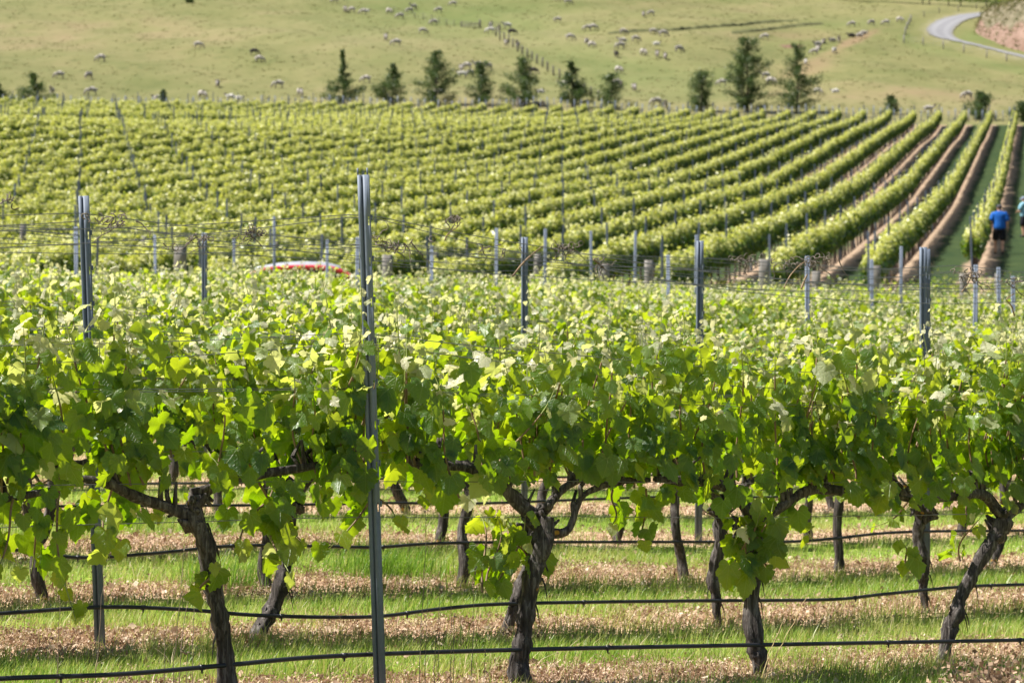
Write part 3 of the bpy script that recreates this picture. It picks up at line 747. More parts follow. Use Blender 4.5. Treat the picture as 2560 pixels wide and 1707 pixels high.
DR = {0: [(-300, 1716), (0, 1693), (300, 1682), (560, 1660), (830, 1637), (1300, 1621), (1900, 1609), (2350, 1601), (2560, 1597), (2800, 1590)],
      1: [(-200, 1540), (0, 1531), (260, 1515), (460, 1521), (620, 1534), (800, 1540), (950, 1538), (1100, 1520), (1270, 1507), (1700, 1500), (2060, 1497), (2200, 1484), (2400, 1465), (2560, 1459), (2760, 1450)],
      2: [(-200, 1362), (0, 1368), (100, 1383), (230, 1392), (400, 1380), (600, 1362), (850, 1365), (950, 1366), (1150, 1355), (1700, 1353), (1950, 1353), (2080, 1345), (2200, 1332), (2320, 1327), (2560, 1325), (2760, 1320)],
      3: [(-200, 1268), (0, 1265), (250, 1264), (700, 1261), (950, 1256), (1200, 1257), (1500, 1246), (1700, 1240), (1850, 1242), (2080, 1237), (2560, 1215), (2760, 1208)],
      4: [(-200, 1215), (600, 1205), (950, 1196), (1500, 1190), (2100, 1170), (2760, 1150)]}
for k, P in DR.items():
    S = spline(P, 120); W = np.array([row_pt(k, a, b) for a, b in S])
    W[:, 1] -= .035
    b = MB(); b.tube(W, .0098, 10, False)
    root = b.obj('drip_pipe', M['pipe'], None, True)
    tag(root, f'black drip irrigation pipe hung low along the {ROWNAME[k]} vine row', 'irrigation pipe', 'drip pipes under the vines')
    e = MB(); L = 0
    for q in range(3+k, len(W)-3, 17):
        o = W[q]+np.random.default_rng(q+k*50).normal(0, .004, 3)*0
        c = MB(); c.tube([W[q]-[.009, .0063, 0], W[q]+[.009, .0063, 0]], [.0118, .0118], 10); c.tube([W[q]+[0, -.004, -.008], W[q]+[0, -.006, -.024]], [.005, .003], 6)
        c.obj('dripper', M['pipe'], root, True)
def tendril(center, n, spread, hang, seed):
    g = np.random.default_rng(seed); b = MB()
    for q in range(n):
        s = g.normal(0, 1, 3)*np.array([spread, spread*.3, .012]); p = s.copy(); pts = [p.copy()]
        v = g.normal(0, 1, 3); v /= np.linalg.norm(v); ax = g.normal(0, 1, 3)
        for _ in range(10):
            v = v+.75*np.cross(ax, v)/np.linalg.norm(ax)+g.normal(0, .15, 3); v /= np.linalg.norm(v); p = p+v*.009; pts.append(p.copy())
        b.tube(pts, np.linspace(.0028, .0012, len(pts)), 4, False)
    for q in range(hang):
        x = g.normal(0, spread); p = np.array([x, 0, 0]); pts = [p.copy()]; dx = g.normal(0, .012)
        for _ in range(6): p = p+[dx+g.normal(0, .008), g.normal(0, .004), -g.uniform(.008, .02)]; pts.append(p.copy())
        b.tube(pts, np.linspace(.003, .0014, len(pts)), 4, False)
    o = b.obj('dry_tendril', M['dry_tendril'], None, True); o.location = center; return o
TD = [(0, 8, 503, 8, .03, 1, 'at the very edge of the picture'), (0, 295, 553, 16, .05, 2, 'just beyond the second row post'), (1, 620, 580, 22, .04, 3, 'large and matted, with loose ends'), (1, 505, 592, 8, .03, 2, 'below the posts beside the wooden strainer'),
      (0, 975, 607, 18, .06, 3, 'beside the two-pronged tall post'), (0, 1146, 548, 9, .022, 1, 'lone topmost knot with a dangling end'), (1, 1410, 618, 26, .05, 3, 'big bunch between two steel posts'), (1, 1500, 660, 8, .02, 3, 'hanging like a strip of bark'),
      (1, 1860, 652, 20, .05, 2, 'bunch above the grey wooden strainer'), (0, 2040, 652, 20, .04, 2, 'bunch over a steel post top'), (1, 1965, 660, 14, .05, 2, 'spread between two bunches'), (0, 2420, 690, 18, .04, 3, 'arching beside the steel post below the walkers'), (0, 2530, 705, 8, .03, 1, 'below the two walkers'), (0, 480, 602, 7, .05, 0, 'thin coils on the second wire'), (1, 1240, 622, 12, .05, 0, 'thin coils along the second row wire')]
for q, (k, px, Y, n, sp, hg, w) in enumerate(TD):
    tag(tendril(row_pt(k, px, Y), n, sp, hg, 900+q), f'dry curled vine tendrils on the wire, {w}', 'tendril', 'dead tendrils caught on the wires')
def twig(k, pts, r, label):
    b = MB(); P = spline([tuple(row_pt(k, a, c)) for a, c in pts], 16); b.tube(P, np.linspace(r, r*.5, 16), 6, True, .15, int(pts[0][0]))
    tag(b.obj('dead_twig', M['cane'], None, True), label, 'twig', 'pruned canes left on the wires')
twig(1, [(1281, 691), (1310, 655), (1338, 630), (1358, 615)], .005, 'dead brown cane slanting across the wires in front of a steel post')
twig(1, [(1484, 648), (1500, 662), (1515, 676)], .006, 'short pale broken cane hooked on the wire')
twig(0, [(2003, 722), (2010, 704), (2018, 686)], .006, 'short thick brown cane hanging from a tendril bunch')
twig(0, [(1960, 720), (1975, 690), (1998, 664), (2012, 655)], .0035, 'thin curved cane rising to a tendril bunch on the wire')
twig(0, [(2404, 730), (2424, 700), (2428, 676)], .003, 'thin dead cane dangling below the walkers')
twig(0, [(2536, 790), (2528, 765), (2516, 748), (2535, 735)], .004, 'forked dead cane among the last leaves at the picture edge')
twig(0, [(1112, 602), (1120, 585), (1146, 565), (1150, 552)], .0028, 'fine bent twig below the lone tendril knot')

# ------------------------------------------------------------------ wooden strainer posts along the lane
def strainer(px, top, d, dia, label, band=None, H=None):
    x = (px-1280)/FPX*d; z0 = zf(x, d); zt = CAMZ+(HZ-top)/FPX*d; H = max(.9, zt-z0)
    g = np.random.default_rng(int(px)); b = MB(); n = 9
    P = np.stack([np.linspace(0, g.normal(0, .03), n), np.linspace(0, g.normal(0, .03), n), np.linspace(-.3, H, n)], -1)
    b.tube(P, dia/2*np.linspace(1.05, .96, n), 14, True, .03, int(px))
    o = b.obj('strainer_post', M['wood'], None, True); o.location = (x, d, z0)
    tag(o, label, 'wooden post', 'wooden strainer posts along the lane')
    if band:
        c = MB(); f = .55 if band != 'blue' else .35
        c.tube([P[0]*(1-f)+P[-1]*f-[0, 0, .13], P[0]*(1-f)+P[-1]*f+[0, 0, .13]], dia/2*1.07, 14)
        c.obj('paint_band', M['band_'+band], o, True)
strainer(57, 561, 76, .19, 'round wooden strainer post with faint blue mark at the low lane end', 'blue')
strainer(359, 590, 76, .18, 'slim wooden strainer post painted with a teal band', 'teal')
strainer(446, 615, 53, .26, 'thick squat grey wooden strainer post beside the teal-banded one')
strainer(684, 604, 76, .17, 'wooden strainer post with a red paint mark behind the red car', 'red')
strainer(870, 622, 74, .19, 'wooden strainer post with a pale blue band, half hidden by the two-pronged steel post', 'blue')
strainer(966, 637, 54, .22, 'squat wooden strainer with a dark sawn top beside the tall steel post')
strainer(1090, 630, 72, .18, 'wooden strainer hidden in part by a slim steel post near a pink-edged gap')
strainer(1340, 636, 72, .20, 'pale wooden strainer between two steel posts behind the slanting dead cane')
strainer(1510, 660, 54, .23, 'wooden strainer with broken cane hanging before it')
strainer(1622, 651, 54, .19, 'tall grey wooden strainer with a teal band low down', 'teal')
strainer(1907, 648, 54, .23, 'stout pale grey wooden strainer with a pointed weathered top')
strainer(2038, 678, 54, .18, 'wooden strainer behind the steel post that carries a tendril bunch')
strainer(2192, 664, 54, .21, 'wooden strainer near the row ends below the walkers')
strainer(2410, 684, 56, .17, 'wooden strainer at the end of the walkers row, behind dry tendrils')
strainer(2494, 684, 58, .13, 'slim wooden strainer with a blue band below the walkers', 'blue')
# ------------------------------------------------------------------ grass, litter and weeds under the near rows
def row_q(x, d): return (d-RD0-RT*x)/RSP
def scatter(d0, d1, dens, g):
    lo, hi_ = 1.25*(-1280/FPX), 1.2*(1280/FPX)
    N = int(dens*(hi_-lo)*(d1**2-d0**2)/2)
    d = np.sqrt(g.uniform(d0**2, d1**2, N)); u = g.uniform(lo, hi_, N)
    return u*d, d
def clump(x, y, s):       # cheap value noise
    return .5+.25*(np.sin(x*s*1.7+y*s*.9)+np.sin(-x*s*.8+y*s*2.1+1.2))*.8+.15*np.sin(x*s*4.1+2*y*s)
def blades(x, d, h, w, tone, g, lean=.35):
    N = len(x); z = zg(x, d); a = g.uniform(0, 6.28, N); L = h*g.uniform(.1, lean, N)*1.6
    lx, ly = np.cos(a)*L+h*.18, np.sin(a)*L
    b = g.uniform(0, 3.14, N); wx, wy = np.cos(b)*w, np.sin(b)*w
    o = np.zeros((N, 5, 3))
    o[:, 0] = np.stack([x-wx, d-wy, z-.005], -1); o[:, 1] = np.stack([x+wx, d+wy, z-.005], -1)
    o[:, 2] = np.stack([x+lx*.4+wx*.8, d+ly*.4+wy*.8, z+h*.6], -1); o[:, 3] = np.stack([x+lx*.4-wx*.8, d+ly*.4-wy*.8, z+h*.6], -1)
    o[:, 4] = np.stack([x+lx, d+ly, z+h*.97], -1)
    i = np.arange(N)[:, None]*5
    Q = np.hstack([i, i+1, i+2, i+3]); T = np.hstack([i+3, i+2, i+4])
    return o.reshape(-1, 3), Q, T, np.repeat(tone, 1)
g = np.random.default_rng(11)
VV, QQ, TT, TN = [], [], [], []; off = 0
for d0, d1, dn in ((8.2, 13, 5200), (13, 18, 3000), (18, 27, 1300)):
    x, d = scatter(d0, d1, dn, g)
    q = row_q(x, d)-.11; w = np.abs(((q+.5) % 1)-.5)+(.30*(clump(x, d, 1.5)-.5)+.16*(clump(x, d, 5.1)-.5)+.05*g.normal(size=len(x)))
    t_ = np.clip((.30-w)/.17, 0, 1); inside = g.random(len(x)) < t_*t_*(3-2*t_)
    keep = np.where(inside, g.random(len(x)) < .04+.35*np.clip(clump(x, d, 5.3)-.55, 0, 1), g.random(len(x)) < np.clip(.35+1.3*clump(x, d, 3.1), 0, 1))
    x, d, w = x[keep], d[keep], w[keep]
    h = g.uniform(.02, .065, len(x))*(1+.5*clump(x, d, 2.3))*(1+.7*np.exp(-((w-.23)/.05)**2))
    tone = np.clip(g.normal(.52, .22, len(x))+.35*(clump(x, d, .9)-.5)+.4*(g.random(len(x)) < .16), 0, 1)
    V, Q, T, t_ = blades(x, d, h, g.uniform(.0012, .0026, len(x)), tone, g)
    VV.append(V); QQ.append(Q+off); TT.append(T+off); TN.append(t_); off += len(V)
tn = np.concatenate(TN)
me = mesh_np('grass', np.vstack(VV), [np.vstack(QQ), np.vstack(TT)], M['grass_blade'], False, {'tone': ('FACE', np.concatenate([tn, tn]))})
tag(obj('grass', me), 'short bright green grass between the near vine rows', 'grass', kind='stuff')

# dead leaves, cut stems and dry clods in the bare strips
VV, TT, TN = [], [], []; off = 0
for d0, d1, dn in ((8.2, 13, 9500), (13, 18, 6000), (18, 27, 2200)):
    x, d = scatter(d0, d1, dn, g)
    q = row_q(x, d)-.11; w = np.abs(((q+.5) % 1)-.5)+(.30*(clump(x, d, 1.5)-.5)+.16*(clump(x, d, 5.1)-.5)+.05*g.normal(size=len(x)))
    keep = (g.random(len(x)) < np.clip((.29-w)/.15, 0, 1)) | (g.random(len(x)) < .04+.5*np.clip(clump(x+3, d+7, 2.7)-.70, 0, 1))
    x, d = x[keep], d[keep]; N = len(x); z = zg(x, d)+g.uniform(0, .045, N)**1
    s = g.uniform(.0032, .0095, N)*(1+1.6*(g.random(N) < .05)); a = g.normal(size=(N, 3)); a /= np.linalg.norm(a, axis=1)[:, None]
    b = np.cross(a, g.normal(size=(N, 3))); b /= np.linalg.norm(b, axis=1)[:, None]; c = np.cross(a, b)
    P = np.stack([x, d, z], -1)
    asp = g.uniform(.35, 1., (N, 1))*s[:, None]; S = s[:, None]
    o = np.stack([P-a*S, P+b*asp+c*S*.3, P+a*S, P-b*asp+c*S*.3], 1)
    i = np.arange(N)[:, None]*4
    VV.append(o.reshape(-1, 3)); TT += [np.hstack([i, i+1, i+2])+off, np.hstack([i, i+2, i+3])+off]; off += 4*N
    t_ = np.clip(g.normal(.46, .26, N)+.4*(clump(x, d, 4.)-.5), 0, 1); TN += [t_, t_]
me = mesh_np('leaf_litter', np.vstack(VV), np.vstack(TT), M['litter'], False, {'tone': ('FACE', np.concatenate(TN))})
tag(obj('leaf_litter', me), 'brown dead weed litter in strips beneath the vines', 'litter', kind='stuff')
# dry straw lying and standing in the strips
x, d = scatter(8.2, 20, 150, g); q = row_q(x, d)-.11; w = np.abs(((q+.5) % 1)-.5); kp = (w < .26) | (g.random(len(x)) < .12); x, d = x[kp], d[kp]
V, Q, T, t_ = blades(x, d, g.uniform(.04, .13, len(x)), g.uniform(.001, .002, len(x)), np.clip(g.normal(.55, .2, len(x)), 0, 1), g, .9)
tag(obj('dry_grass', mesh_np('dry_grass', V, [Q, T], M['litter'], False, {'tone': ('FACE', np.concatenate([t_, t_]))})), 'dry straw stalks scattered over the vineyard floor', 'straw', kind='stuff')

# single dead weed stalks in front of the first row
def stalk(pts, d, r, mat, label, heads=0, cat='dry weed'):
    b = MB(); g = np.random.default_rng(int(pts[0][0]*3+pts[-1][1]))
    P = spline([tuple(pt(a, c, d)) for a, c in pts], 14); P[1:-1] += g.normal(0, .002, P[1:-1].shape)
    b.tube(P, np.linspace(r, r*.45, 14), 5)
    for q in range(heads):
        p = P[13-(q % 6)]; b.tube([p, p+g.normal(0, .008, 3)], [.004, .002], 5)
    tag(b.obj('weed_stalk', mat, None, True), label, cat, 'dead weed stalks in the front row')
ST = [([(1048, 1760), (1052, 1600), (1060, 1450), (1066, 1330), (1063, 1264)], 3, 'tallest thin dead stalk beside the two-pronged post'), ([(1060, 1760), (1064, 1620), (1066, 1560), (1070, 1480)], 1, 'thin dead stalk leaning on the tallest one'),
      ([(1086, 1760), (1088, 1640), (1096, 1560), (1100, 1478)], 1, 'dead stalk next after the two twined ones'), ([(1094, 1760), (1097, 1640), (1101, 1520)], 1, 'short dead stalk close before the bulging trunk gap'), ([(1127, 1760), (1128, 1600), (1129, 1470)], 2, 'straight dead stalk midway between steel post and bulging trunk'),
      ([(1134, 1760), (1135, 1640), (1136, 1540)], 1, 'faint short stalk touching the straight midway one'), ([(1178, 1760), (1182, 1620), (1184, 1500), (1187, 1424)], 2, 'tall dead stalk nearest before the bulging trunk'), ([(1206, 1760), (1210, 1690), (1214, 1622)], 3, 'stubby dead stalk with seed heads under the drip pipe'),
      ([(426, 1760), (440, 1600), (452, 1480), (460, 1376)], 1, 'pale tall stalk in front of the lichen-spotted trunk'), ([(444, 1760), (455, 1600), (470, 1500), (494, 1456)], 1, 'bent stalk curving towards the lichen-spotted trunk'), ([(478, 1760), (482, 1620), (486, 1472)], 0, 'dark straight stalk touching the lichen-spotted trunk'),
      ([(141, 1720), (145, 1600), (150, 1456)], 1, 'dark solitary stalk at the low end of the front row'), ([(236, 1720), (246, 1600), (254, 1500), (262, 1440)], 1, 'thin stalk climbing over the foot of the second row post'), ([(405, 1760), (412, 1650), (410, 1580)], 0, 'shortest stalk of the cluster by the lichen-spotted trunk'),
      ([(466, 1760), (468, 1690), (468, 1630)], 2, 'seed-headed stub stalk of the cluster by the lichen-spotted trunk')]
for P, hd, lb in ST: stalk(P, 10.35+.0006*P[0][0], .0019, M['weed'], lb, hd)
STR = [([(1912, 1700), (1950, 1620), (1990, 1545), (2016, 1492)], 'long golden straw leaning up from the upright trunk'), ([(1905, 1695), (1925, 1630), (1962, 1545)], 'shorter golden straw at the foot of the upright trunk'), ([(1918, 1690), (1980, 1620)], 'low golden straw under the drip pipe'),
       ([(1832, 1634), (1850, 1670), (1857, 1690)], 'bent blade of pale straw before the upright trunk'), ([(1418, 1760), (1425, 1690), (1440, 1630)], 'golden straw on the open grass after the bulging trunk')]
for P, lb in STR: stalk(P, 11.0, .0022, M['straw'], lb, 0, 'straw')
# brown dead weed clump at the near corner
def dead_clump(c, rx, h, n, seed, label):
    g = np.random.default_rng(seed); b = MB(); V, F = [], []
    for q in range(int(n/14)):
        a = g.uniform(0, 6.28); L = h*g.uniform(.4, 1.05); p = np.array([g.normal(0, rx*.4), g.normal(0, .08), 0.]); pts = [p.copy()]
        for s in range(6): p = p+[math.cos(a)*L*.07+g.normal(0, .012), math.sin(a)*L*.05, L/6]; pts.append(p.copy())
        b.tube(pts, np.linspace(.0025, .001, 7), 4, False)
        for s in range(14):
            f = pts[g.integers(1, 7)]+g.normal(0, .025, 3)*[1.2, .8, .8]
            u = g.normal(size=3); u /= np.linalg.norm(u); v = np.cross(u, g.normal(size=3)); v /= np.linalg.norm(v); sz = g.uniform(.006, .018)
            V.append([f-u*sz, f+v*sz*.7, f+u*sz, f-v*sz*.6])
    root = b.obj('dead_weed', M['weed'], None, True); root.location = c
    V = np.array(V).reshape(-1, 3); i = np.arange(len(V)//4)[:, None]*4; t_ = np.clip(g.normal(.35, .2, len(V)//4), 0, 1)
    obj('withered_leaves', mesh_np('withered_leaves', V, np.hstack([i, i+1, i+2, i+3]), M['litter'], False, {'tone': ('FACE', t_)}), root)
    return tag(root, label, 'dead weed', 'withered weed clumps')
for px, Y, d, rx, h, n, lb in ((2470, 1735, 11.4, .13, .22, 900, 'bushy brown withered weed clump by the bent peeling trunk'), (2540, 1745, 11.3, .12, .15, 600, 'low brown withered weed clump in the near corner'), (2405, 1730, 11.4, .11, .10, 400, 'small reddish withered weed clump at the bent trunk foot')):
    x = (px-1280)/FPX*d; dead_clump((x, d, zf(x, d)), rx, h, n, px, lb)
# taller dark green tufts by some trunks
for q, (px, Y, w, lb) in enumerate(((560, 1475, .16, 'tall dark green grass tuft behind the lichen-spotted trunk'), (1030, 1445, .22, 'tall dark green weed tuft beyond the two-pronged post'), (950, 1450, .14, 'dark green weed tuft at the foot of the tall front post'))):
    c = ground(px, Y); g2 = np.random.default_rng(50+q); n = 420
    x = c.x+g2.normal(0, w, n); d = c.y+g2.normal(0, .1, n)
    V, Q, T, t_ = blades(x, d, g2.uniform(.08, .24, n), g2.uniform(.0015, .003, n), np.clip(g2.normal(.1, .12, n), 0, 1), g2, .3)
    tag(obj('grass_tuft', mesh_np('grass_tuft', V, [Q, T], M['grass_blade'], False, {'tone': ('FACE', np.concatenate([t_, t_]))})), lb, kind='stuff')

# rank weeds filling the lane between the two blocks
g = np.random.default_rng(61); n = 6500; d = g.uniform(49, 80, n); px = g.uniform(-150, 2700, n); x = (px-1280)/FPX*d
kp = (np.hypot(x+4.1, d-58) > 2.6) & (g.random(n) < .35+.9*clump(x, d, .5)); x, d = x[kp], d[kp]; n = len(x); m = 9
hgt = np.repeat(g.uniform(.12, .55, n)*(.5+clump(x, d, .7))*(1+.9*np.exp(-((d-62)/5)**2)*(px[kp] < 1900)), m); X = np.repeat(x, m)+g.normal(0, .16, n*m); D = np.repeat(d, m)+g.normal(0, .16, n*m)
P = np.stack([X, D, zg(X, D)+hgt*g.uniform(.05, 1, n*m)], -1); a = g.normal(size=(n*m, 3)); a /= np.linalg.norm(a, axis=1)[:, None]; b_ = np.cross(a, g.normal(size=(n*m, 3))); b_ /= np.linalg.norm(b_, axis=1)[:, None]
s_ = g.uniform(.03, .085, (n*m, 1)); V = np.stack([P-a*s_, P+b_*s_*.6, P+a*s_, P-b_*s_*.6], 1).reshape(-1, 3); i = np.arange(n*m)[:, None]*4
tag(obj('lane_weeds', mesh_np('lane_weeds', V, np.hstack([i, i+1, i+2, i+3]), M['far_leaf'], False, {'tone': ('FACE', np.clip(np.repeat(g.normal(.5, .2, n), m)+g.normal(0, .15, n*m), 0, 1))})), 'rank green weeds along the lane between the vineyard blocks', 'weeds', kind='stuff')
# ------------------------------------------------------------------ far vineyard rows
def row_leaves(k, d0, d1, per_m, seed):
    g = np.random.default_rng(seed); L = (d1-d0)*math.hypot(1, FT); N = int(L*per_m)
    s = g.uniform(d0, d1, N)
    # vines 1.3 m apart: the canopy swells at each head and its top edge is uneven
    ph = (s/1.27+k*.37) % 1.0
    vid = np.floor(s/1.27+k*.37).astype(int)
    vh = np.random.default_rng(k+5000).normal(0, .05, 400)[vid % 400]; vd = np.random.default_rng(k+6000).uniform(0, 1, 400)[vid % 400]
    keep = g.random(N) < np.where(vd < .05, .35, 1)
    s = s[keep]; ph = ph[keep]; vh = vh[keep]; N = len(s)
    cl = np.floor(s/.21+k*.3).astype(int) % 4000; R1 = np.random.default_rng(k+7000)
    ct, cu, cw = R1.normal(0, .085, 4000)[cl], R1.normal(0, .04, 4000)[cl], R1.uniform(.7, 1.2, 4000)[cl]
    hh = g.beta(1.5, 1.15, N); top = 1.44+vh+ct+.07*np.sin(s*2.9+k)
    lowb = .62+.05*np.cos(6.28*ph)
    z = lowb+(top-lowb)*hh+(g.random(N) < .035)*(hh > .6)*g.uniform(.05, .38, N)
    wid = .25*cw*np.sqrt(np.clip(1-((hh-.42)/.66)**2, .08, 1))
    u = np.sign(g.normal(size=N))*wid*g.uniform(.0, 1.1, N)**.6+cu
    x = far_x(k, s)+u*.98; d = s-u*FT
    P = np.stack([x, d, zg(far_x(k, s), s)+z], -1)
    out = np.stack([u/.3, -FT*u/.3, .25+1.6*(hh-.35)], -1)
    n = out+g.normal(0, .55, (N, 3)); n /= np.linalg.norm(n, axis=1)[:, None]
    m = np.stack([g.normal(0, .7, N), g.normal(0, .7, N), -g.uniform(.1, 1, N)], -1)
    m -= n*(m*n).sum(1)[:, None]; m /= np.linalg.norm(m, axis=1)[:, None]; c = np.cross(m, n)
    sz = (g.uniform(.042, .082, N)*(1.15-.35*hh)*(1+.0011*(d-80)))[:, None]
    f = g.uniform(.0, .45, (N, 1))*sz
    o = np.stack([P-m*sz, P+c*sz*.9-n*f, P+m*sz, P-c*sz*.9-n*f], 1).reshape(-1, 3)
    i = np.arange(N)[:, None]*4
    T = np.vstack([np.hstack([i, i+1, i+2]), np.hstack([i, i+2, i+3])])
    tone = np.clip(g.normal(.05+2.3*np.clip(hh-.48, 0, 1), .16)+.45*(g.random(N) < .06), 0, 1)  # young tops pale; shade of the lower sides is darkened into the tone
    return o, T, np.concatenate([tone, tone])
def row_trunks(k, d0, d1):
    g = np.random.default_rng(k+70); s = np.arange(math.ceil(d0/1.27), d1/1.27)*1.27-k*.37*1.27 % 1.27
    s = s[(s > d0) & (s < d1)]; b = MB()
    for q in s:
        x = far_x(k, q); z = zf(x, q); a = g.normal(0, .04)
        b.tube([(x, q, z-.05), (x+a, q, z+.35), (x+a*.5, q+g.normal(0, .05), z+.85)], [.045, .035, .04], 5, False)
    return b
far_rows = []
WALK = 'the row beside the walkers'
for k in range(-1, 36):
    x0 = FX0-FSP*k
    cand = np.arange(62, 268, .5); pxs = 1280+FPX*far_x(k, cand)/cand
    ok = (cand > far_start(pxs)) & (cand < far_end(pxs)) & (pxs > -130) & (pxs < 2720)
    if k == -1: ok &= (cand > 90)
    if k == 0: ok &= (cand > 84)
    if not ok.any(): continue
    d0, d1 = cand[ok][0], cand[ok][-1]
    if d1-d0 < 4: continue
    far_rows.append((k, d0, d1))
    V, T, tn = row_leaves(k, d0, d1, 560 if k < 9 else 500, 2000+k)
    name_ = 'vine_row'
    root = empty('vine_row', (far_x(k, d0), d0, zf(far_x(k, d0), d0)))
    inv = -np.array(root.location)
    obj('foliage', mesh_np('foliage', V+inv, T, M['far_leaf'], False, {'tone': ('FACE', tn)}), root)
    tb = row_trunks(k, d0, d1)
    if tb.n:
        o = obj('trunk', mesh_np('trunk', np.vstack(tb.V)+inv, np.vstack(tb.Q), M['far_trunk'], True), root); o['kind'] = 'stuff'
    if k == -1: lab = 'trimmed vine row on the slope past the walkers, cut off by the frame'
    elif k == 0: lab = 'trimmed vine row on the slope right beside the walker in the blue shirt'
    else: lab = f'trimmed vine row on the slope, {nth(k)} one downhill from the row beside the blue-shirted walker'
    tag(root, lab, 'vine row', 'vine rows running up the slope')
# the smaller block behind the crest
for k in range(20, 42):
    cand = np.arange(229, 263, .5); pxs = 1280+FPX*far_x(k, cand)/cand
    ok = (pxs > -130) & (pxs < 1075)
    if not ok.any(): continue
    d0, d1 = cand[ok][0], cand[ok][-1]
    if d1-d0 < 4: continue
    V, T, tn = row_leaves(k, d0, d1, 320, 4000+k)
    tag(obj('vine_row', mesh_np('vine_row', V, T, M['far_leaf'], False, {'tone': ('FACE', tn)})), f'pale vine row in the strip beyond the crest, {nth(k-19)} from the tree end', 'vine row', 'vine rows beyond the crest')

# thin steel posts through the far rows, in lines across them
fp = post_mesh(2.13, False, 1.15); fp.name = 'slope_post'
posts = []
for k, d0, d1 in far_rows:
    st = 6.96*.68
    m_ = 0
    for q in range(8, 42):
        d = st+6.96*q
        if d0-.5 < d < d1+.5: posts.append((k, d))
    posts.append((k, d0-.2)); posts.append((k, d1+.3))
ends = []
info = []
for k, d in posts:
    x = far_x(k, d); px = 1280+FPX*x/d
    if -20 < px < 2580: info.append((d, k, x))
info.sort()
cnt = {}
rest = []
for n_, (d, k, x) in enumerate(info):
    cnt[k] = cnt.get(k, 0)+1
    if n_ < 296:
        o = obj('slope_post', fp); o.location = (x, d, zf(x, d)); o.rotation_euler = (rng.normal(0, .012), rng.normal(0, .02), rng.uniform(-.3, .3)); o.scale = (1, 1, rng.uniform(.92, 1.04))
        rw = 'row beside the walkers' if k == 0 else ('row past the walkers' if k == -1 else f'row {nth(k)} downhill of the walkers')
        tag(o, f'thin slope post, {nth(cnt[k])} one up in the {rw}', 'vineyard post', 'steel posts on the far slope')
    else: rest.append((x, d))
# second block's posts and the row-end posts near the crest go with the remainder
for k in range(20, 42):
    for d in (228.5, 236, 243, 250, 257, 263.5):
        x = far_x(k, d); px = 1280+FPX*x/d
        if -20 < px < 990: rest.append((x, d))
b = MB(); pv = np.array([(v.co.x, v.co.y, v.co.z) for v in fp.vertices]); pq = np.array([list(p.vertices) for p in fp.polygons])
for x, d in rest: b.add(pv*[1.2, 1.2, rng.uniform(.93, 1.05)]+[x, d, zf(x, d)], pq)
tag(b.obj('distant_posts', M['steel']), 'many thin steel posts of the distant rows near the crest', 'vineyard posts', kind='stuff')
print('far rows', len(far_rows), 'posts', len(info))
# ------------------------------------------------------------------ young trees along the pasture edge
def tree(px, base, top, wpx, d, prof, dens, label, seed, cut=1.0, tone0=.3):
    g = np.random.default_rng(seed); sc = FPX/d
    x = (px-1280)/FPX*d; z0 = zf(x, d); zt = CAMZ+(HZ-top)/FPX*d; H = max(.8, zt-z0); W = wpx/sc/2*1.12
    root = empty('young_tree', (x, d, z0)); tag(root, label, 'tree', 'young trees along the pasture edge')
    tr = MB(); n = 10; wob = np.cumsum(g.normal(0, .03, (n, 2)), axis=0); wob[0] = 0
    P = np.stack([wob[:, 0], wob[:, 1], np.linspace(-.2, H*.97, n)], -1)
    tr.tube(P, np.linspace(.035*H*.45+.02, .012, n), 8, True, .06, seed)
    C_, To = [], []
    nb = int(24+H*10)
    for q in range(nb):
        f = (q+g.random())/nb
        f = .03+.95*f
        r = W*np.interp(f, np.linspace(0, 1, len(prof)), prof)*g.uniform(.25, 1.4)
        a = g.uniform(0, 6.28); up = .15+.55*f
        b0 = np.array([np.interp(f, np.linspace(0, 1, n), P[:, c]) for c in range(3)]); b0[2] = H*f
        tip = b0+np.array([math.cos(a)*r, math.sin(a)*r, r*up*g.uniform(.4, 1.3)])
        tip[2] = min(tip[2], H)
        mid = (b0+tip)/2+[0, 0, -.06*r]
        tr.tube([b0, mid, tip], [.012+.012*r, .009, .004], 4, False)
        m = int((13+62*r)*dens)
        t = g.uniform(.25, 1.08, m)**.8; cl = b0+(tip-b0)*t[:, None]+g.normal(0, 1, (m, 3))*(.05+.12*min(r, 1.2))
        C_.append(cl); To.append(np.clip(g.normal(tone0+.25*g.random(), .2, m), 0, 1))
    m = int(120*dens); C_.append(np.stack([g.normal(0, .06, m), g.normal(0, .06, m), H*(1-.25*g.random(m)**1.5)], -1)); To.append(np.clip(g.normal(tone0+.2, .2, m), 0, 1))
    C_ = np.vstack(C_); To = np.concatenate(To); C_[:, 2] = np.maximum(C_[:, 2], .05); N = len(C_)
    a = g.normal(size=(N, 3)); a /= np.linalg.norm(a, axis=1)[:, None]; b = np.cross(a, g.normal(size=(N, 3))); b /= np.linalg.norm(b, axis=1)[:, None]
    s = g.uniform(.045, .10, N)[:, None]
    o = np.stack([C_-a*s, C_+b*s*.7, C_+a*s, C_-b*s*.7], 1).reshape(-1, 3); i = np.arange(N)[:, None]*4
    tr.obj('trunk', M['tree_bark'], root, True)
    obj('crown', mesh_np('crown', o, np.hstack([i, i+1, i+2, i+3]), M['tree_leaf'], False, {'tone': ('FACE', To)}), root)
    return x, d, label
SP = [.55, .95, 1.0, .8, .62, .45, .30, .18, .10]       # conical, ragged
COL = [.5, .8, 1.0, .95, .85, .8, .62, .40, .2]         # columnar
BUSH = [.8, 1, 1, .85, .55, .35, .2, .12]
SPIRE = [.8, 1, .9, .55, .35, .30, .18, .10, .08]
TREES = []
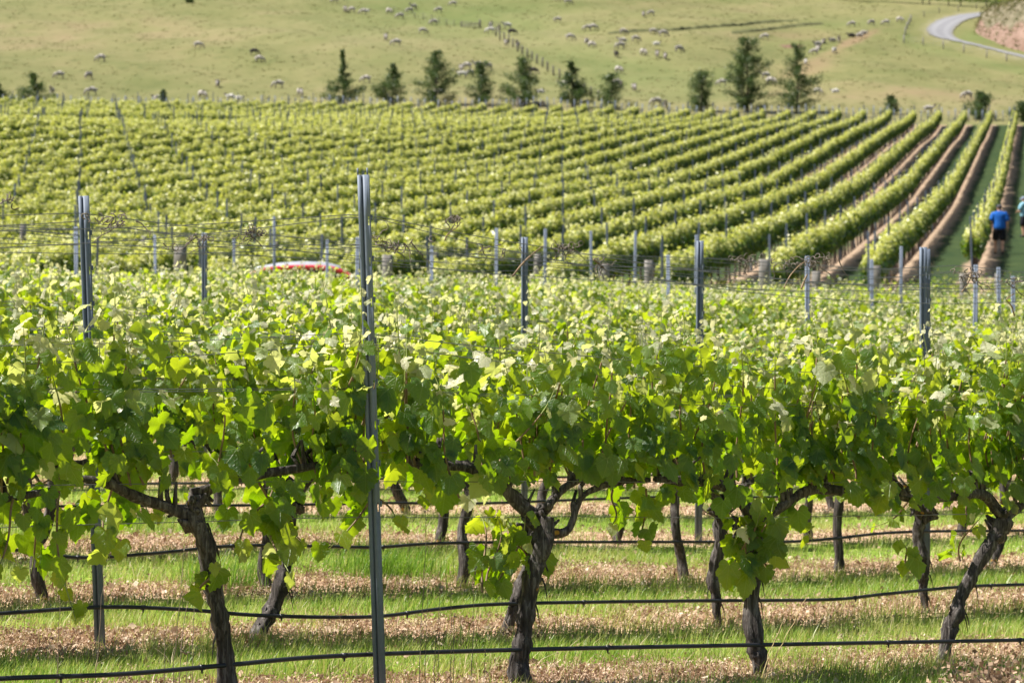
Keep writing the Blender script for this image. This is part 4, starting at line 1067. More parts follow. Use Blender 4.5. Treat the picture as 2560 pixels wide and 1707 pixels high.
for a in [
 (-6, 247, 205, 46, 276, SP, 1.5, 'dark tree cut off by the frame at the low corner of the pasture', 1, 1, .25),
 (82, 252, 186, 82, 276, [1, .95, .8, .5, .3, .22, .15], 1.1, 'broad bushy green tree with a narrow tip, alone at the low end of the pasture', 2, 1, .5),
 (409, 250, 225, 30, 275, BUSH, 1.6, 'small round green bush standing alone beside a lying sheep', 3, 1, .4),
 (859, 257, 124, 74, 276, SPIRE, 1.25, 'slender tree with a long thin bare-stemmed spire', 4, 1, .3),
 (982, 258, 160, 68, 276, SP, 1.2, 'pointed small tree next to the long-spired one', 5, 1, .35),
 (1090, 260, 130, 92, 276, [.75, .9, .55, .95, .9, .55, .35, .28, .2], 1.2, 'tiered dark tree with a sheep seen through its gap', 6, 1, .3),
 (1202, 261, 157, 84, 276, [1, .9, .7, .55, .5, .42, .3, .2], 1.2, 'dark tree with spreading skirt next to four grouped sheep', 7, 1, .25),
 (1312, 265, 146, 100, 276, [.95, 1, .95, .6, .5, .4, .3, .22], 1.3, 'broad tree shading a huddle of sheep below the fence line', 8, 1, .42),
 (1432, 267, 156, 84, 276, [1, .95, .75, .6, .5, .38, .25, .16], 1.5, 'dense dark cone tree at the bottom end of the hill fence', 9, 1, .2),
 (1530, 272, 185, 84, 276, [.9, 1, .95, .8, .6, .45, .35, .25], .8, 'thin see-through greyish tree just after the dense dark cone', 10, 1, .35),
 (1752, 278, 180, 86, 276, [1, .95, .75, .6, .55, .5, .35, .2], 1.1, 'shorter pointed tree beside the tallest tree', 11, 1, .35),
 (1868, 282, 98, 100, 277, [.65, .9, .9, .75, .8, .7, .55, .42, .3], 1.35, 'tallest tree of the line, a full dark column', 12, 1, .3),
 (1990, 282, 113, 106, 277, [.85, 1, .95, .8, .6, .45, .38, .3, .22], .95, 'tall loose tree beside the tallest one, below the gully', 13, 1, .3),
 (2226, 285, 241, 44, 276, [1, .75, .5, .6, .45, .3], 1.1, 'tiny forked sapling alone on the open pasture edge', 14, 1, .3),
 (2453, 305, 231, 62, 272, [.95, 1, .95, .75, .6, .4, .25], 1.4, 'compact dark tree near the top ends of the vine rows', 15, 1, .3),
 (2553, 312, 258, 60, 270, [.9, 1, .9, .7, .5, .3], 1.3, 'dark tree at the frame edge above the walkers row', 16, 1, .25)]:
    TREES.append((a[0], a[1], tree(*a)[2]))
p = ground(475, 9, 300); 
tree(475, 10, -6, 20, p.y, BUSH, 1.2, 'lone tiny dark shrub high on the hill', 17, 1, .2)

# ------------------------------------------------------------------ fences and gate
def up_post(root, p, H, r, mat, name='fence_post', lean=0.):
    b = MB(); b.tube([(0, 0, -.2), (lean*.5, 0, H*.5), (lean, 0, H)], [r, r*.97, r*.9], 7)
    o = b.obj(name, mat, root, True); o.location = p-root.location; return o
def fence(pts, H, r, label, mat, wires=3, name='wire_fence', group=None, dmin=268):
    W = [ground(a, c, dmin) for a, c in pts]
    root = empty(name, W[0]); tag(root, label, 'fence', group)
    for q, p in enumerate(W): up_post(root, p, H, r, mat, lean=.05*math.sin(q*5.1))
    for h in np.linspace(.3, H-.1, wires):
        b = MB(); b.tube([tuple(p-root.location+Vector((0, 0, h))) for p in W], .006, 4, False); b.obj('fence_wire', M['wire'], root)
    return root
fence([(1240, 92), (1250, 102), (1261, 104), (1272, 109), (1282, 120), (1294, 130), (1306, 138), (1319, 146), (1330, 153), (1342, 160), (1356, 169), (1369, 179), (1384, 190), (1399, 198), (1413, 206), (1430, 217), (1445, 227), (1462, 236), (1478, 245), (1496, 254)], 1.2, .105, 'post and wire fence running down the hill from gate to dense dark cone tree', M['wood_dark'])
fence([(985, 33), (1008, 41), (1037, 48), (1058, 51), (1079, 56), (1098, 60), (1117, 66), (1136, 68)], 1.0, .05, 'low wire fence with thin posts on the far side of the open gate', M['wood_dark'])
gp = ground(1200, 72, 300); gq = ground(1153, 68, 300)
root = empty('farm_gate', gq); tag(root, 'wooden farm gate with rails and one thick dark post on the hill', 'gate')
v = gp-gq
up_post(root, gp, 1.25, .16, M['wood_dark'], 'gate_post'); up_post(root, gq, .75, .10, M['wood_dark'], 'gate_post')
for h in (.12, .42, .70):
    b = MB(); b.tube([(0, 0, h), tuple(v+Vector((0, 0, h)))], .05, 6); b.obj('rail', M['wood_dark'], root)
b = MB(); b.tube([(0, 0, .12), tuple(v+Vector((0, 0, .70)))], .035, 6); b.obj('brace', M['wood_dark'], root)
g2 = ground(1223, 76, 300); root = empty('netting_gate', g2); tag(root, 'pale netting gate leaning open beside the huddled sheep', 'gate')
up_post(root, g2, 1.1, .09, M['wood_dark'], 'gate_post'); v = ground(1264, 74, 300)-g2
for h in (.35, .6, .85, 1.05):
    b = MB(); b.tube([(0, 0, h), tuple(v+Vector((0, 0, h*.9)))], .02, 5); b.obj('bar', M['wire'], root)
fence([(2277, 56), (2273, 64), (2268, 74), (2263, 87), (2259, 109)], 1.05, .10, 'close dark fence end facing the road bend', M['wood'], 4)
fence([(2259, 109), (2308, 116), (2358, 124), (2409, 134), (2466, 146), (2516, 155), (2575, 170), (2640, 187)], 1.15, .085, 'pale post fence below the gravel road', M['wood'], 4)
fence([(2277, 56), (2310, 44), (2348, 34), (2395, 29), (2440, 24)], .9, .06, 'short post fence above the gravel road', M['wood_dark'], 3)
# boundary fence between vineyard and pasture
W = []
for px in range(-60, 2640, 17):
    q = 270+1.2*math.sin(px*.01); x = (px-1280)/FPX*q; W.append(Vector((x, q, zf(x, q))))
root = empty('boundary_fence', W[0]); tag(root, 'long fence of many slim grey posts between vineyard and sheep pasture', 'fence')
bm_ = MB(); bm_.tube([(0, 0, -.2), (0, 0, 1.35)], [.055, .05], 6); pme = bm_.mesh('fence_post', M['steel'])
rs = MB()
for q, p in enumerate(W):
    if q % 2 == 0 and q//2 < 90:
        o = obj('fence_post', pme, root); o.location = p-root.location; o.scale = (1, 1, .85+.3*((q*7) % 5)/5)
    else: rs.tube([tuple(p-root.location+Vector((0, 0, -.2))), tuple(p-root.location+Vector((0, 0, 1.1+.2*((q*3) % 4)/4)))], .04, 5)
o = rs.obj('slim_posts', M['steel'], root); o['kind'] = 'stuff'
for h in (.3, .65, 1.0):
    b = MB(); b.tube([tuple(p-root.location+Vector((0, 0, h))) for p in W], .006, 4, False); b.obj('fence_wire', M['wire'], root)
# the vine row of the block high on the hill, with its posts and shade painted into its lower leaves
S = [(1990, -10), (2090, 2), (2200, 7), (2300, 12), (2400, 17), (2480, 20), (2560, 24)]
g = np.random.default_rng(77); pts = spline(S, 120); V, T, tn, n0 = [], [], [], 0
for a, c in pts:
    p = ground(a, c, 300)
    for q in range(46):
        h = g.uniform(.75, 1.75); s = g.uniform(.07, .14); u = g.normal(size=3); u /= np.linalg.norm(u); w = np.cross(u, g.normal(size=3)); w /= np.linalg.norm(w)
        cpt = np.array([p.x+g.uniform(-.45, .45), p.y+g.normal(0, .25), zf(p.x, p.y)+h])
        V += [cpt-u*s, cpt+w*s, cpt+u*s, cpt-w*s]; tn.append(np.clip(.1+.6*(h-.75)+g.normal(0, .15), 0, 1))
V = np.array(V); i = np.arange(len(V)//4)[:, None]*4
r0 = ground(2300, 12, 300); root = empty('vine_row', r0); tag(root, 'vine row with shade painted into its lower leaves along the top edge above the road', 'vine row')
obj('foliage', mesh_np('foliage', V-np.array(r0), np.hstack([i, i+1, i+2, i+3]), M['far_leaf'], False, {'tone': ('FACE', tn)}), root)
for a, c in ((2306, 12), (2323, 13), (2371, 15.5), (2401, 17), (2465, 20), (2490, 21), (2509, 22)):
    up_post(root, ground(a, c, 300), 1.9, .09, M['wood_dark'], 'row_post')

# tussocks of longer dry grass all over the pasture
g = np.random.default_rng(404); n = 9000
d = np.sqrt(g.uniform(272**2, 440**2, n)); px = g.uniform(-250, 2800, n); x = (px-1280)/FPX*d; keep = (g.random(n) < .25+1.1*clump(x, d*.6, .12))
yy = HZ-(zg(x, d)-CAMZ)*FPX/d
keep &= ~((px > 2255) & (yy < 185) & (yy < 20+.45*(px-2255)+60))
x, d = x[keep], d[keep]; n = len(x); m = 5
X = np.repeat(x, m)+g.normal(0, .22, n*m); D = np.repeat(d, m)+g.normal(0, .22, n*m); hh = np.repeat(g.uniform(.03, .11, n), m)*g.uniform(.6, 1.1, n*m); w = np.repeat(g.uniform(.07, .17, n), m)
a = g.uniform(0, 3.14, n*m); z = zg(X, D)-.02; cx, cy = np.cos(a)*w, np.sin(a)*w; lx, ly = g.normal(0, .08, n*m), g.normal(0, .08, n*m)
V = np.stack([np.stack([X-cx, D-cy, z], -1), np.stack([X+cx, D+cy, z], -1), np.stack([X+cx*.7+lx, D+cy*.7+ly, z+hh], -1), np.stack([X-cx*.6+lx, D-cy*.6+ly, z+hh*.85], -1)], 1).reshape(-1, 3)
i = np.arange(n*m)[:, None]*4; tn = np.clip(np.repeat(g.normal(.45, .3, n), m)+g.normal(0, .1, n*m), 0, 1)
M['tussock'] = leaf_mat('tussock_grass', (.095, .105, .034), (.16, .15, .058), (.25, .21, .105), (.10, .12, .03), (.22, .19, .08), .3, .8, .15)
tag(obj('tussock_grass', mesh_np('tussock_grass', V, np.hstack([i, i+1, i+2, i+3]), M['tussock'], False, {'tone': ('FACE', tn)})), 'rough tussocks in the dry hill pasture', 'grass', kind='stuff')

# scrub and dry tufts growing on the cut bank
g = np.random.default_rng(405); pick = BANKV[g.integers(0, len(BANKV), 900)]; V, tn = [], []
for q, p in enumerate(pick):
    big = g.random() < .15
    for _ in range(14 if big else 5):
        c = p+g.normal(0, 1, 3)*((.45, .35, .3) if big else (.2, .2, .08))+[0, -.1, .12 if big else .05]; s_ = g.uniform(.08, .2)
        u = g.normal(size=3); u /= np.linalg.norm(u); w_ = np.cross(u, g.normal(size=3)); w_ /= np.linalg.norm(w_)
        V += [c-u*s_, c+w_*s_*.6, c+u*s_, c-w_*s_*.6]; tn.append(np.clip(g.normal(.1 if big else .75, .2), 0, 1))
i = np.arange(len(V)//4)[:, None]*4
tag(obj('bank_scrub', mesh_np('bank_scrub', V, np.hstack([i, i+1, i+2, i+3]), M['tussock'], False, {'tone': ('FACE', tn)})), 'dry scrub on the cut bank above the road', 'scrub', kind='stuff')
# ------------------------------------------------------------------ sheep
def skin_mesh(name, joints, edges, radii, root=0, sub=2, mats=(), face=None, flat=None):
    """one continuous body grown round a skeleton of joints"""
    me = bpy.data.meshes.new(name+'_skeleton'); me.from_pydata([tuple(j) for j in joints], edges, [])
    o = bpy.data.objects.new(name+'_skeleton', me); C.objects.link(o)
    md = o.modifiers.new('skin', 'SKIN'); md.use_smooth_shade = True; md.branch_smoothing = .6
    s = o.modifiers.new('sub', 'SUBSURF'); s.levels = sub; s.render_levels = sub
    for i, v in enumerate(me.skin_vertices[0].data):
        r = radii[i]; v.radius = (r, r) if isinstance(r, (int, float)) else r
        v.use_root = (i == root)
    dg = bpy.context.evaluated_depsgraph_get(); dg.update()
    ev = o.evaluated_get(dg); out = bpy.data.meshes.new_from_object(ev); out.name = name
    bpy.data.objects.remove(o); bpy.data.meshes.remove(me)
    out.materials.clear()
    for m in mats: out.materials.append(m)
    for p in out.polygons:
        p.use_smooth = True
        if face: p.material_index = face(p.center)
    return out
def sheep_mesh(pose, seed, wool):
    g = np.random.default_rng(seed)
    J = [(0, 0, .62), (.30, 0, .63), (-.30, 0, .63), (.47, 0, .60), (-.46, 0, .60), (-.55, 0, .50)]
    Rr = [.25, .225, .245, .15, .17, .05]
    E = [(0, 1), (0, 2), (1, 3), (2, 4), (4, 5)]
    hd = {'graze': [(.60, .02, .42), (.70, .03, .20), (.79, .03, .07)], 'stand': [(.58, 0, .76), (.66, 0, .90), (.82, 0, .86)], 'turn': [(.56, .10, .52), (.58, .26, .34), (.60, .34, .16)], 'lie': [(.56, 0, .72), (.66, .05, .82), (.80, .08, .78)]}[pose]
    b = len(J); J += hd; Rr += [.115, .085, .05]; E += [(3, b), (b, b+1), (b+1, b+2)]
    for s in (-1, 1):                       # ears
        J.append((hd[1][0]-.03, hd[1][1]+s*.13, hd[1][2]+.05)); Rr.append(.025); E.append((b+1, len(J)-1))
    for fx, par in ((.30, 1), (-.33, 2)):
        for s in (-1, 1):
            st = g.uniform(-.06, .08); n = len(J)
            if pose == 'lie':
                J += [(fx, s*.16, .40), (fx+.10, s*.20, .34), (fx+.16, s*.20, .31)]; Rr += [.08, .05, .04]
            elif fx > 0:
                J += [(fx, s*.11, .42), (fx+st*.5, s*.11, .22), (fx+st, s*.11, .03)]; Rr += [.075, .036, .032]
            else:
                J += [(fx+.02, s*.12, .42), (fx-.07+st*.4, s*.12, .24), (fx-.02+st, s*.12, .03)]; Rr += [.095, .040, .032]
            E += [(par, n), (n, n+1), (n+1, n+2)]
    if pose == 'lie': J = [(x, y, z-.30) for x, y, z in J]
    hx = hd[1][0]-.08; hz = hd[1][2]
    def face(c):
        leg = c.z < (.30 if pose != 'lie' else -.2)
        head = (Vector(c)-Vector(hd[1] if pose != 'lie' else (hd[1][0], hd[1][1], hd[1][2]-.3))).length < .20 and c.x > .5
        return 1 if (leg or head) else 0
    me = skin_mesh('sheep', J, E, Rr, 0, 2, (wool, M['sheep_face']), face)
    co = np.zeros(len(me.vertices)*3); me.vertices.foreach_get('co', co); co = co.reshape(-1, 3)
    bump_ = .016*np.sin(co[:, 0]*31+seed)*np.sin(co[:, 1]*29)*np.sin(co[:, 2]*27+1)
    nrm = np.zeros(len(me.vertices)*3); me.vertices.foreach_get('normal', nrm); nrm = nrm.reshape(-1, 3)
    wl = (co[:, 2] > (.35 if pose != 'lie' else .0)) & (co[:, 0] < .5)
    co += nrm*(bump_*wl)[:, None]
    me.vertices.foreach_set('co', co.ravel()); me.update()
    return me
SM = {}
for ps in ('graze', 'stand', 'turn', 'lie'):
    for wn in ('wool', 'wool_white', 'wool_shaded'): SM[ps, wn] = sheep_mesh(ps, 31, M[wn])
# (px, foot Y, facing, pose, fleece); facing L/R side on, F towards the camera, B away, and the quarters between
c1 = lambda L, ox, s: [(ox+a/s, b/s, f, p, w) for a, b, f, p, w in L]
G, ST_, TU, LI = 'graze', 'stand', 'turn', 'lie'; W, X_, K = 'wool', 'wool_white', 'wool_shaded'
FLOCK = c1([(1145, 705, 'L', G, W), (675, 893, 'L', G, W), (1010, 900, 'FL', G, W), (590, 1078, 'F', ST_, W), (1040, 1085, 'L', G, W), (1425, 1155, 'F', LI, X_), (1800, 1140, 'L', LI, W), (2285, 1125, 'FR', G, W), (2240, 552, 'R', G, W)], 0, 4.523)
FLOCK += c1([(610, 628, 'R', G, K), (670, 712, 'R', G, W), (200, 992, 'F', G, W), (890, 1005, 'L', G, W), (1130, 1100, 'FR', G, W), (350, 1155, 'L', ST_, X_), (440, 1130, 'R', LI, X_), (1480, 1155, 'L', LI, W), (1880, 940, 'L', G, W), (1525, 40, 'L', G, W), (1605, 15, 'R', G, W), (1640, 145, 'F', G, W), (1718, 148, 'L', G, W), (1848, 170, 'L', G, W), (1885, 140, 'R', LI, X_), (2135, 165, 'FR', G, W), (2265, 222, 'L', G, W), (2100, 465, 'F', G, W), (2222, 525, 'L', G, W)], 500, 4.523)
FLOCK += c1([(110, 152, 'L', G, W), (155, 118, 'L', ST_, W), (440, 150, 'L', G, W), (602, 78, 'L', G, W), (385, 292, 'L', G, W), (255, 388, 'R', G, W), (1032, 325, 'F', ST_, X_), (1022, 385, 'L', G, X_), (1120, 372, 'F', ST_, W), (1215, 335, 'L', ST_, X_), (1265, 405, 'R', G, K), (1200, 525, 'B', ST_, W), (1330, 552, 'F', ST_, W), (690, 818, 'F', G, W), (757, 798, 'L', G, W), (704, 892, 'L', ST_, X_), (795, 876, 'FL', G, W), (888, 785, 'L', ST_, W), (1002, 796, 'FL', ST_, W), (1507, 845, 'R', G, K), (1595, 1058, 'L', LI, X_), (1850, 1003, 'L', ST_, W), (458, 1062, 'R', LI, X_), (378, 1082, 'L', LI, W), (1335, 1228, 'F', ST_, W), (1438, 1212, 'L', LI, K), (1540, 1212, 'R', LI, K), (1622, 1212, 'F', LI, W), (1785, 262, 'L', TU, W), (2180, 350, 'R', G, W), (2122, 357, 'L', G, W), (1920, 462, 'R', G, W), (2112, 512, 'FL', G, W), (2165, 546, 'FR', G, W), (1790, 20, 'R', G, W), (1897, 57, 'R', G, W)], 1000, 4.523)
FLOCK += c1([(490, 198, 'F', G, W), (577, 186, 'L', G, W), (262, 397, 'R', G, W), (600, 396, 'R', G, W), (710, 422, 'R', G, W), (400, 478, 'R', G, W), (255, 508, 'L', ST_, W), (233, 558, 'L', G, W), (635, 516, 'R', LI, X_), (890, 598, 'R', G, W), (487, 637, 'FR', G, W), (645, 656, 'F', G, W), (737, 678, 'F', G, W), (185, 657, 'B', ST_, K), (208, 832, 'FR', G, W), (192, 952, 'L', LI, W), (230, 1002, 'F', LI, W), (385, 1035, 'F', G, W), (1380, 980, 'L', G, W), (1866, 455, 'L', G, W), (1162, 912, 'L', LI, X_), (1872, 902, 'L', ST_, W), (1928, 963, 'FR', G, W), (640, 1205, 'FL', G, W), (742, 1245, 'F', ST_, W), (2322, 742, 'F', G, X_)], 1500, 4.523)
FLOCK += c1([(545, 288, 'L', G, W), (752, 272, 'L', G, W), (902, 272, 'L', G, W), (1042, 242, 'FR', G, W), (408, 458, 'F', ST_, W), (542, 393, 'L', LI, K), (620, 392, 'R', LI, W), (662, 366, 'R', LI, W), (340, 442, 'L', LI, W), (150, 582, 'L', G, W), (190, 528, 'F', LI, W), (360, 568, 'F', G, X_), (183, 1002, 'FR', G, W), (370, 977, 'L', LI, X_), (1757, 1048, 'L', G, W), (1345, 1196, 'R', ST_, W), (185, 485, 'L', LI, W), (245, 462, 'F', LI, W)], 2000, 4.2)
YAW = {'L': math.pi, 'R': 0, 'F': -math.pi/2, 'B': math.pi/2, 'FL': -2.35, 'FR': -.8}
SAY = {'L': 'side on', 'R': 'side on', 'F': 'facing downhill', 'B': 'facing uphill', 'FL': 'angled downhill', 'FR': 'angled downhill'}
PSAY = {G: 'grazing', ST_: 'standing', TU: 'head-turning', LI: 'lying'}
LAND = [(a, b-30, 'the '+{1: 'cut-off dark corner tree', 2: 'broad bushy corner tree', 3: 'lone round bush', 4: 'thin-spired tree', 5: 'pointed small tree', 6: 'tiered dark tree', 7: 'spreading-skirt tree', 8: 'broad shading tree', 9: 'dense dark cone tree', 10: 'see-through tree', 11: 'shorter pointed tree', 12: 'tallest tree', 13: 'loose tall tree', 14: 'forked sapling', 15: 'compact upper tree', 16: 'frame-edge tree'}[q+1]) for q, (a, b, c) in enumerate(TREES)]
LAND += [(1178, 60, 'the wooden farm gate'), (1235, 74, 'the netting gate'), (1320, 140, 'the hill fence'), (1700, 76, 'the long turf step'), (1960, 68, 'the short turf step'), (1975, 116, 'the bare gully scar'), (2268, 80, 'the roadside fence end'), (1000, 30, 'the thin-posted low fence'), (475, 8, 'the tiny hilltop shrub'), (500, 150, 'the open mid slope'), (2150, 100, 'the worn brown patch')]
flock = []
for px, Y, f, p, w in FLOCK:
    q = ground(px, Y, 272); flock.append([px, Y, f, p, w, q])
grp = {}
for s in flock:
    D = [(math.hypot(s[0]-a, (s[1]-b)*1.5), n) for a, b, n in LAND]
    dd, n = min(D); a, b = next((a, b) for a, b, m in LAND if m == n)
    s += [n, dd]; grp.setdefault(n, []).append(s)
for n, L in grp.items():
    L.sort(key=lambda s: s[7])
    for r, s in enumerate(L): s.append(r)
CW = {W: 'woolly grey', X_: 'pale freshly shorn', K: 'shade-painted'}
gs = np.random.default_rng(5)
for s in flock:
    px, Y, f, p, w, loc, n, dd, r = s
    o = obj('sheep', SM[p, w]); o.location = loc+Vector((0, 0, -.01)); o.rotation_euler = (0, 0, YAW[f]+gs.normal(0, .22))
    k_ = gs.uniform(1.0, 1.16)*(.8 if (w == X_ and p == LI) else 1); o.scale = (k_, k_, k_)
    rk = 'nearest' if r == 0 else f'{nth(r+1)} nearest'
    tag(o, f'{CW[w]} sheep {PSAY[p]} {SAY[f]}, {rk} to {n}', 'sheep', 'sheep on the hill pasture')
print('sheep', len(flock))
# ------------------------------------------------------------------ two walkers in the vine rows
def person(loc, yaw, H, pose, cloth, short, cap, label, scale=1.0):
    """+Y is where the person looks, x is their right hand side"""
    s = H/1.75; root = empty('person', loc, yaw); tag(root, label, 'person', 'two walkers in the vineyard')
    J, Rd, E = [], [], []
    def j(p, r, par=None):
        J.append(tuple(c*s for c in p)); Rd.append(tuple(c*s for c in r) if isinstance(r, tuple) else r*s)
        if par is not None: E.append((par, len(J)-1))
        return len(J)-1
    pel = j((0, 0, .95), (.155, .105)); ab = j((0, .0, 1.08), (.15, .10), pel); ch = j((0, .0, 1.28), (.17, .11), ab); sh = j((0, -.01, 1.42), (.13, .075), ch)
    nk = j((0, .0, 1.51), .052, sh); hd = j((0, .025, 1.60), (.072, .085), nk); tp = j((0, .02, 1.70), (.066, .08), hd)
    ns = j((0, .125, 1.60), .012, hd)
    for q in (-1, 1): j((q*.085, .01, 1.60), .014, hd)
    wr = {}
    for q in (-1, 1):
        a = pose['arm'][0 if q < 0 else 1]
        s0 = j((q*.175, -.01, 1.41), .062, sh); el = j(a[0], .042, s0); w = j(a[1], .028, el); wr[q] = (w, a)
        el_ = np.array(a[0]); w_ = np.array(a[1]); dr = (w_-el_)/np.linalg.norm(w_-el_)
        pm = j(tuple(w_+dr*.06), (.036, .018), w)
        side = np.array([0, 1., 0]) if abs(dr[1]) < .7 else np.array([1., 0, 0])
        for n, (off, ln) in enumerate(((-.026, .072), (-.009, .085), (.009, .08), (.025, .062))):
            f1 = j(tuple(w_+dr*.10+side*off), .009, pm); f2 = j(tuple(w_+dr*(.10+ln*.5)+side*off+np.array([-q*.008, 0, 0])), .0085, f1); j(tuple(w_+dr*(.10+ln*.9)+side*off+np.array([-q*.026, 0, 0])), .0075, f2)
        t1 = j(tuple(w_+dr*.045+side*.042), .010, pm); j(tuple(w_+dr*.085+side*.062+np.array([-q*.01, 0, 0])), .0085, t1)
    for q in (-1, 1):
        l = pose['leg'][0 if q < 0 else 1]
        h = j((q*.095, 0, .90), .092, pel); k = j(l[0], .058, h); an = j(l[1], .038, k); ft = j((l[1][0], l[1][1]+.02, .035), .04, an); j((l[1][0]+q*.02, l[1][1]+.17, .03), .032, ft)
    obj('body', skin_mesh('body', J, E, Rd, 0, 2, (M['skin'],)), root)
    # shirt: torso and short sleeves larger than the body (the smoothing draws every end in by some centimetres)
    J, Rd, E = [], [], []
    a0 = j((0, 0, .80), (.235, .17)); a1 = j((0, 0, 1.00), (.225, .165), a0); a2 = j((0, 0, 1.26), (.245, .17), a1); a3 = j((0, -.01, 1.43), (.20, .12), a2); j((0, -.005, 1.52), .075, a3)
    for q in (-1, 1):
        a = pose['arm'][0 if q < 0 else 1]; e = np.array(a[0]); b0 = np.array([q*.19, -.01, 1.415])
        b = j(tuple(b0), .115, a3); c = j(tuple(b0+(e-b0)*.5), .105, b); j(tuple(b0+(e-b0)*1.05), .10, c)
    obj('shirt', skin_mesh('shirt', J, E, Rd, 0, 2, (cloth,)), root)
    J, Rd, E = [], [], []
    a0 = j((0, 0, 1.04), (.20, .145)); a1 = j((0, 0, .88), (.215, .155), a0)
    for q in (-1, 1):
        l = pose['leg'][0 if q < 0 else 1]; k = np.array(l[0]); h = np.array([q*.11, 0, .80]); b = j(tuple(h), .135, a1); c = j(tuple(h+(k-h)*.6), .125, b); j(tuple(h+(k-h)*1.15), .12, c)
    obj('shorts', skin_mesh('shorts', J, E, Rd, 0, 2, (short,)), root)
    for q in (-1, 1):
        l = pose['leg'][0 if q < 0 else 1]
        J, Rd, E = [], [], []
        b = j((l[1][0], l[1][1]-.03, .05), .05); c = j((l[1][0]+q*.01, l[1][1]+.08, .045), .05, b); j((l[1][0]+q*.02, l[1][1]+.18, .035), .038, c)
        obj('shoe', skin_mesh('shoe', J, E, Rd, 0, 1, (M['shoe'],)), root)
    J, Rd, E = [], [], []
    b = j((0, -.03, 1.575), (.07, .06)); c = j((0, -.02, 1.64), (.078, .088), b); j((0, .0, 1.69), (.07, .08), c)
    obj('hair', skin_mesh('hair', J, E, Rd, 0, 2, (M['hair'],)), root)
    cb = MB(); n = 7
    cb.tube([(0, .02, 1.635*s), (0, .02, 1.68*s), (0, .018, 1.715*s), (0, .015, 1.735*s), (0, .015, 1.742*s)], [.094*s, .093*s, .078*s, .045*s, .005], 16, True)
    cb.tube([(0, .09*s, 1.64*s), (0, .13*s, 1.635*s), (0, .18*s, 1.625*s)], [.07*s, .06*s, .035*s], 12, True)
    o = cb.obj('cap', cap, root, True)
    return root
d1 = 100.; x1 = (2498-1280)/FPX*d1
person((x1, d1, zf(x1, d1)), -.15, 1.78, dict(arm=[((-.25, -.03, 1.15), (-.24, .03, .92)), ((.26, -.02, 1.14), (.27, .06, .90))], leg=[((-.12, .05, .50), (-.12, -.02, .08)), ((.11, .02, .49), (.10, -.16, .10))]),
       M['blue_cloth'], M['black_cloth'], M['cap_cloth'], 'person in bright blue t-shirt, black shorts and dark cap walking away up the row').scale = (1.14, 1.1, 1.06)
d2 = 112.; x2 = (2560-1280)/FPX*d2
person((x2, d2, zf(x2, d2)), .9, 1.68, dict(arm=[((-.22, .10, 1.14), (-.06, .27, 1.12)), ((.24, .06, 1.14), (.10, .26, 1.10))], leg=[((-.11, .03, .49), (-.11, -.03, .08)), ((.11, .06, .49), (.11, .04, .08))]),
       M['aqua_cloth'], M['black_cloth'], M['pale_cap'], 'person in pale aqua t-shirt and black shorts with bent arm, half out of frame').scale = (1.04, 1.04, 1.03)

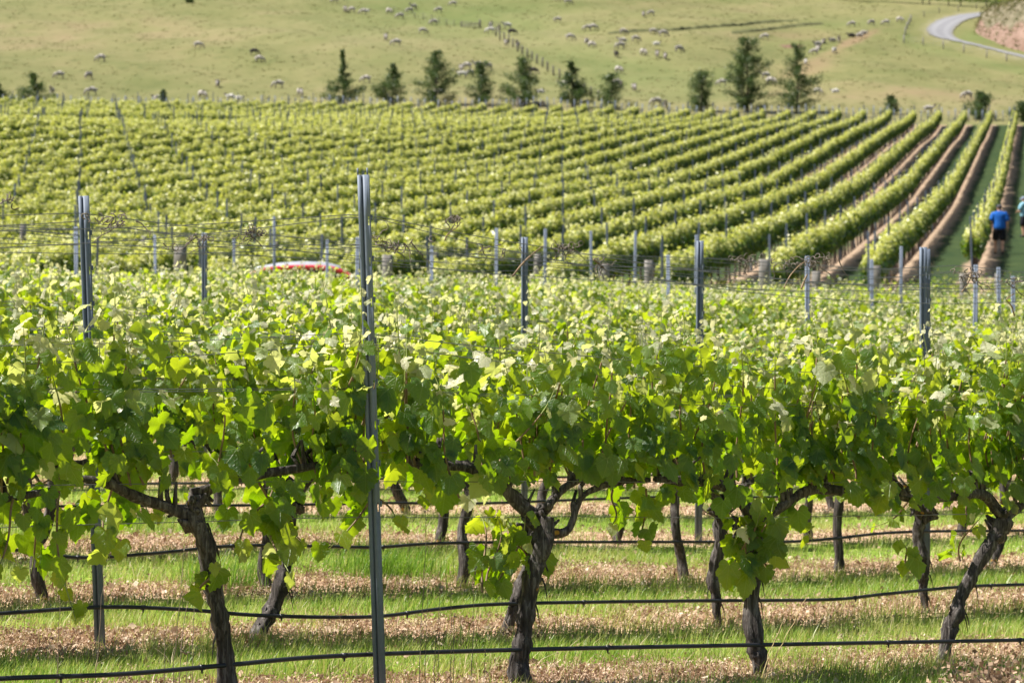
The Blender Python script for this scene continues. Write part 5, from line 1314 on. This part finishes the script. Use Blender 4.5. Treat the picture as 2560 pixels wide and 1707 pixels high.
# ------------------------------------------------------------------ red car parked in the lane, roof above the leaves
def car(px, d, roofY, label):
    x = (px-1280)/FPX*d; z0 = zf(x, d); H = CAMZ+(HZ-roofY)/FPX*d-z0; L = 4.2; s = H/1.50
    root = empty('red_car', (x, d, z0), .12); tag(root, label, 'car')
    def loft(name, prof, half, mat, zlo=None, parent=root, tuck=.86):
        """closed body from a side outline (x, z): rounded sides"""
        P = np.array(prof)*s; n = len(P); ys = np.array([-1, -.97, -.88, -.5, 0, .5, .88, .97, 1]); sc = np.array([.90, .955, .985, 1, 1.004, 1, .985, .955, .90])
        c = P.mean(0); V = []
        for y, k in zip(ys, sc):
            for p in P: V.append((c[0]+(p[0]-c[0])*k, y*half*s*(1-.16*max(0, (p[1]/s-.75)/.7)), c[1]+(p[1]-c[1])*(k if p[1] > c[1] else 1)))
        i = np.arange(len(ys)-1)[:, None]*n; j = np.arange(n)[None, :]
        Q = np.stack([i+j, i+(j+1) % n, i+n+(j+1) % n, i+n+j], -1).reshape(-1, 4)
        e0 = np.arange(n)[None, ::-1]; e1 = (len(ys)-1)*n+np.arange(n)[None, :]
        return obj(name, mesh_np(name, V, [Q, e0, e1], mat, True), parent)
    body = [(-2.05, .32), (-2.08, .62), (-1.98, .86), (-1.2, .95), (0, .94), (.95, .93), (1.75, .80), (2.05, .66), (2.08, .34), (1.75, .26), (-1.75, .26)]
    loft('body', body, .86, M['car_red'])
    loft('cabin', [(-1.75, .90), (-1.55, 1.22), (-1.25, 1.33), (-.6, 1.37), (.1, 1.35), (.42, 1.25), (1.02, .90)], .80, M['glass'])
    loft('roof', [(-1.60, 1.27), (-1.42, 1.40), (-1.0, 1.48), (-.5, 1.52), (0, 1.50), (.28, 1.43), (.46, 1.28), (.1, 1.325), (-.6, 1.345), (-1.25, 1.31)], .79, M['car_roof_sky'])
    for q in (-1, 1):
        b = MB(); P = np.array([(-1.60, q*.755, 1.17), (-1.42, q*.755, 1.29), (-1.0, q*.75, 1.36), (-.5, q*.745, 1.385), (0, q*.745, 1.37), (.28, q*.75, 1.31), (.50, q*.76, 1.20), (.98, q*.79, .95)])*s
        b.tube(spline(P, 24), .052*s, 8); b.obj('roof_rail', M['car_red'], root, True)
        for wx in (-1.3, 1.32):
            w = MB(); w.tube([(wx*s, q*.70*s, .32*s), (wx*s, q*.74*s, .32*s), (wx*s, q*.85*s, .32*s), (wx*s, q*.88*s, .32*s)], [.29*s, .32*s, .32*s, .28*s], 20)
            wo = w.obj('wheel', M['rubber'], root, True)
            r_ = MB(); r_.tube([(wx*s, q*.875*s, .32*s), (wx*s, q*.892*s, .32*s)], [.19*s, .17*s], 16); r_.obj('rim', M['rim'], wo, True)
        b = MB(); b.box((2.0*s, q*.62*s, .66*s), (.14*s, .30*s, .13*s)); b.obj('headlight', M['lamp_clear'], root)
        b = MB(); b.box((-2.0*s, q*.66*s, .76*s), (.10*s, .24*s, .16*s)); b.obj('tail_light', M['lamp_red'], root)
        b = MB(); b.box((.62*s, q*.93*s, .98*s), (.12*s, .16*s, .12*s)); b.obj('wing_mirror', M['car_red'], root)
car(812, 58, 657, 'red car parked in the lane, sky reflection painted on its roof above the vines')
# ------------------------------------------------------------------ light, sky, camera
AZ, EL = R(-93), R(57)
sd = Vector((math.sin(AZ)*math.cos(EL), math.cos(AZ)*math.cos(EL), math.sin(EL)))
sun = bpy.data.lights.new('sun', 'SUN'); sun.energy = 5.0; sun.angle = R(.53); sun.color = (1, .955, .88)
so_ = bpy.data.objects.new('sun', sun); C.objects.link(so_); so_.rotation_euler = sd.to_track_quat('Z', 'Y').to_euler()
w = bpy.data.worlds.new('World'); scene.world = w; w.use_nodes = True
nt = w.node_tree; sky = nt.nodes.new('ShaderNodeTexSky'); sky.sky_type = 'NISHITA'; sky.sun_disc = False
sky.sun_elevation = EL; sky.sun_rotation = AZ % (2*math.pi); sky.air_density = 1.0; sky.dust_density = 1.5
bg = nt.nodes['Background']; bg.inputs[1].default_value = .053; nt.links.new(sky.outputs[0], bg.inputs[0])
cam = bpy.data.cameras.new('camera'); co = bpy.data.objects.new('camera', cam); C.objects.link(co)
co.location = (0, 0, CAMZ); co.rotation_euler = (R(90)-math.atan(23.5/FPX), 0, 0)
cam.sensor_width = 36; cam.lens = 36*FPX/2560; cam.clip_end = 2000; cam.clip_start = .2
cam.dof.use_dof = True; cam.dof.focus_distance = 10.9; cam.dof.aperture_fstop = 7.0
scene.camera = co
vs = scene.view_settings; vs.view_transform = 'Standard'; vs.look = 'None'; vs.exposure = 1.16; vs.gamma = 1
scene.cycles.max_bounces = 8; scene.cycles.transmission_bounces = 6; scene.cycles.diffuse_bounces = 4
scene.cycles.use_denoising = True
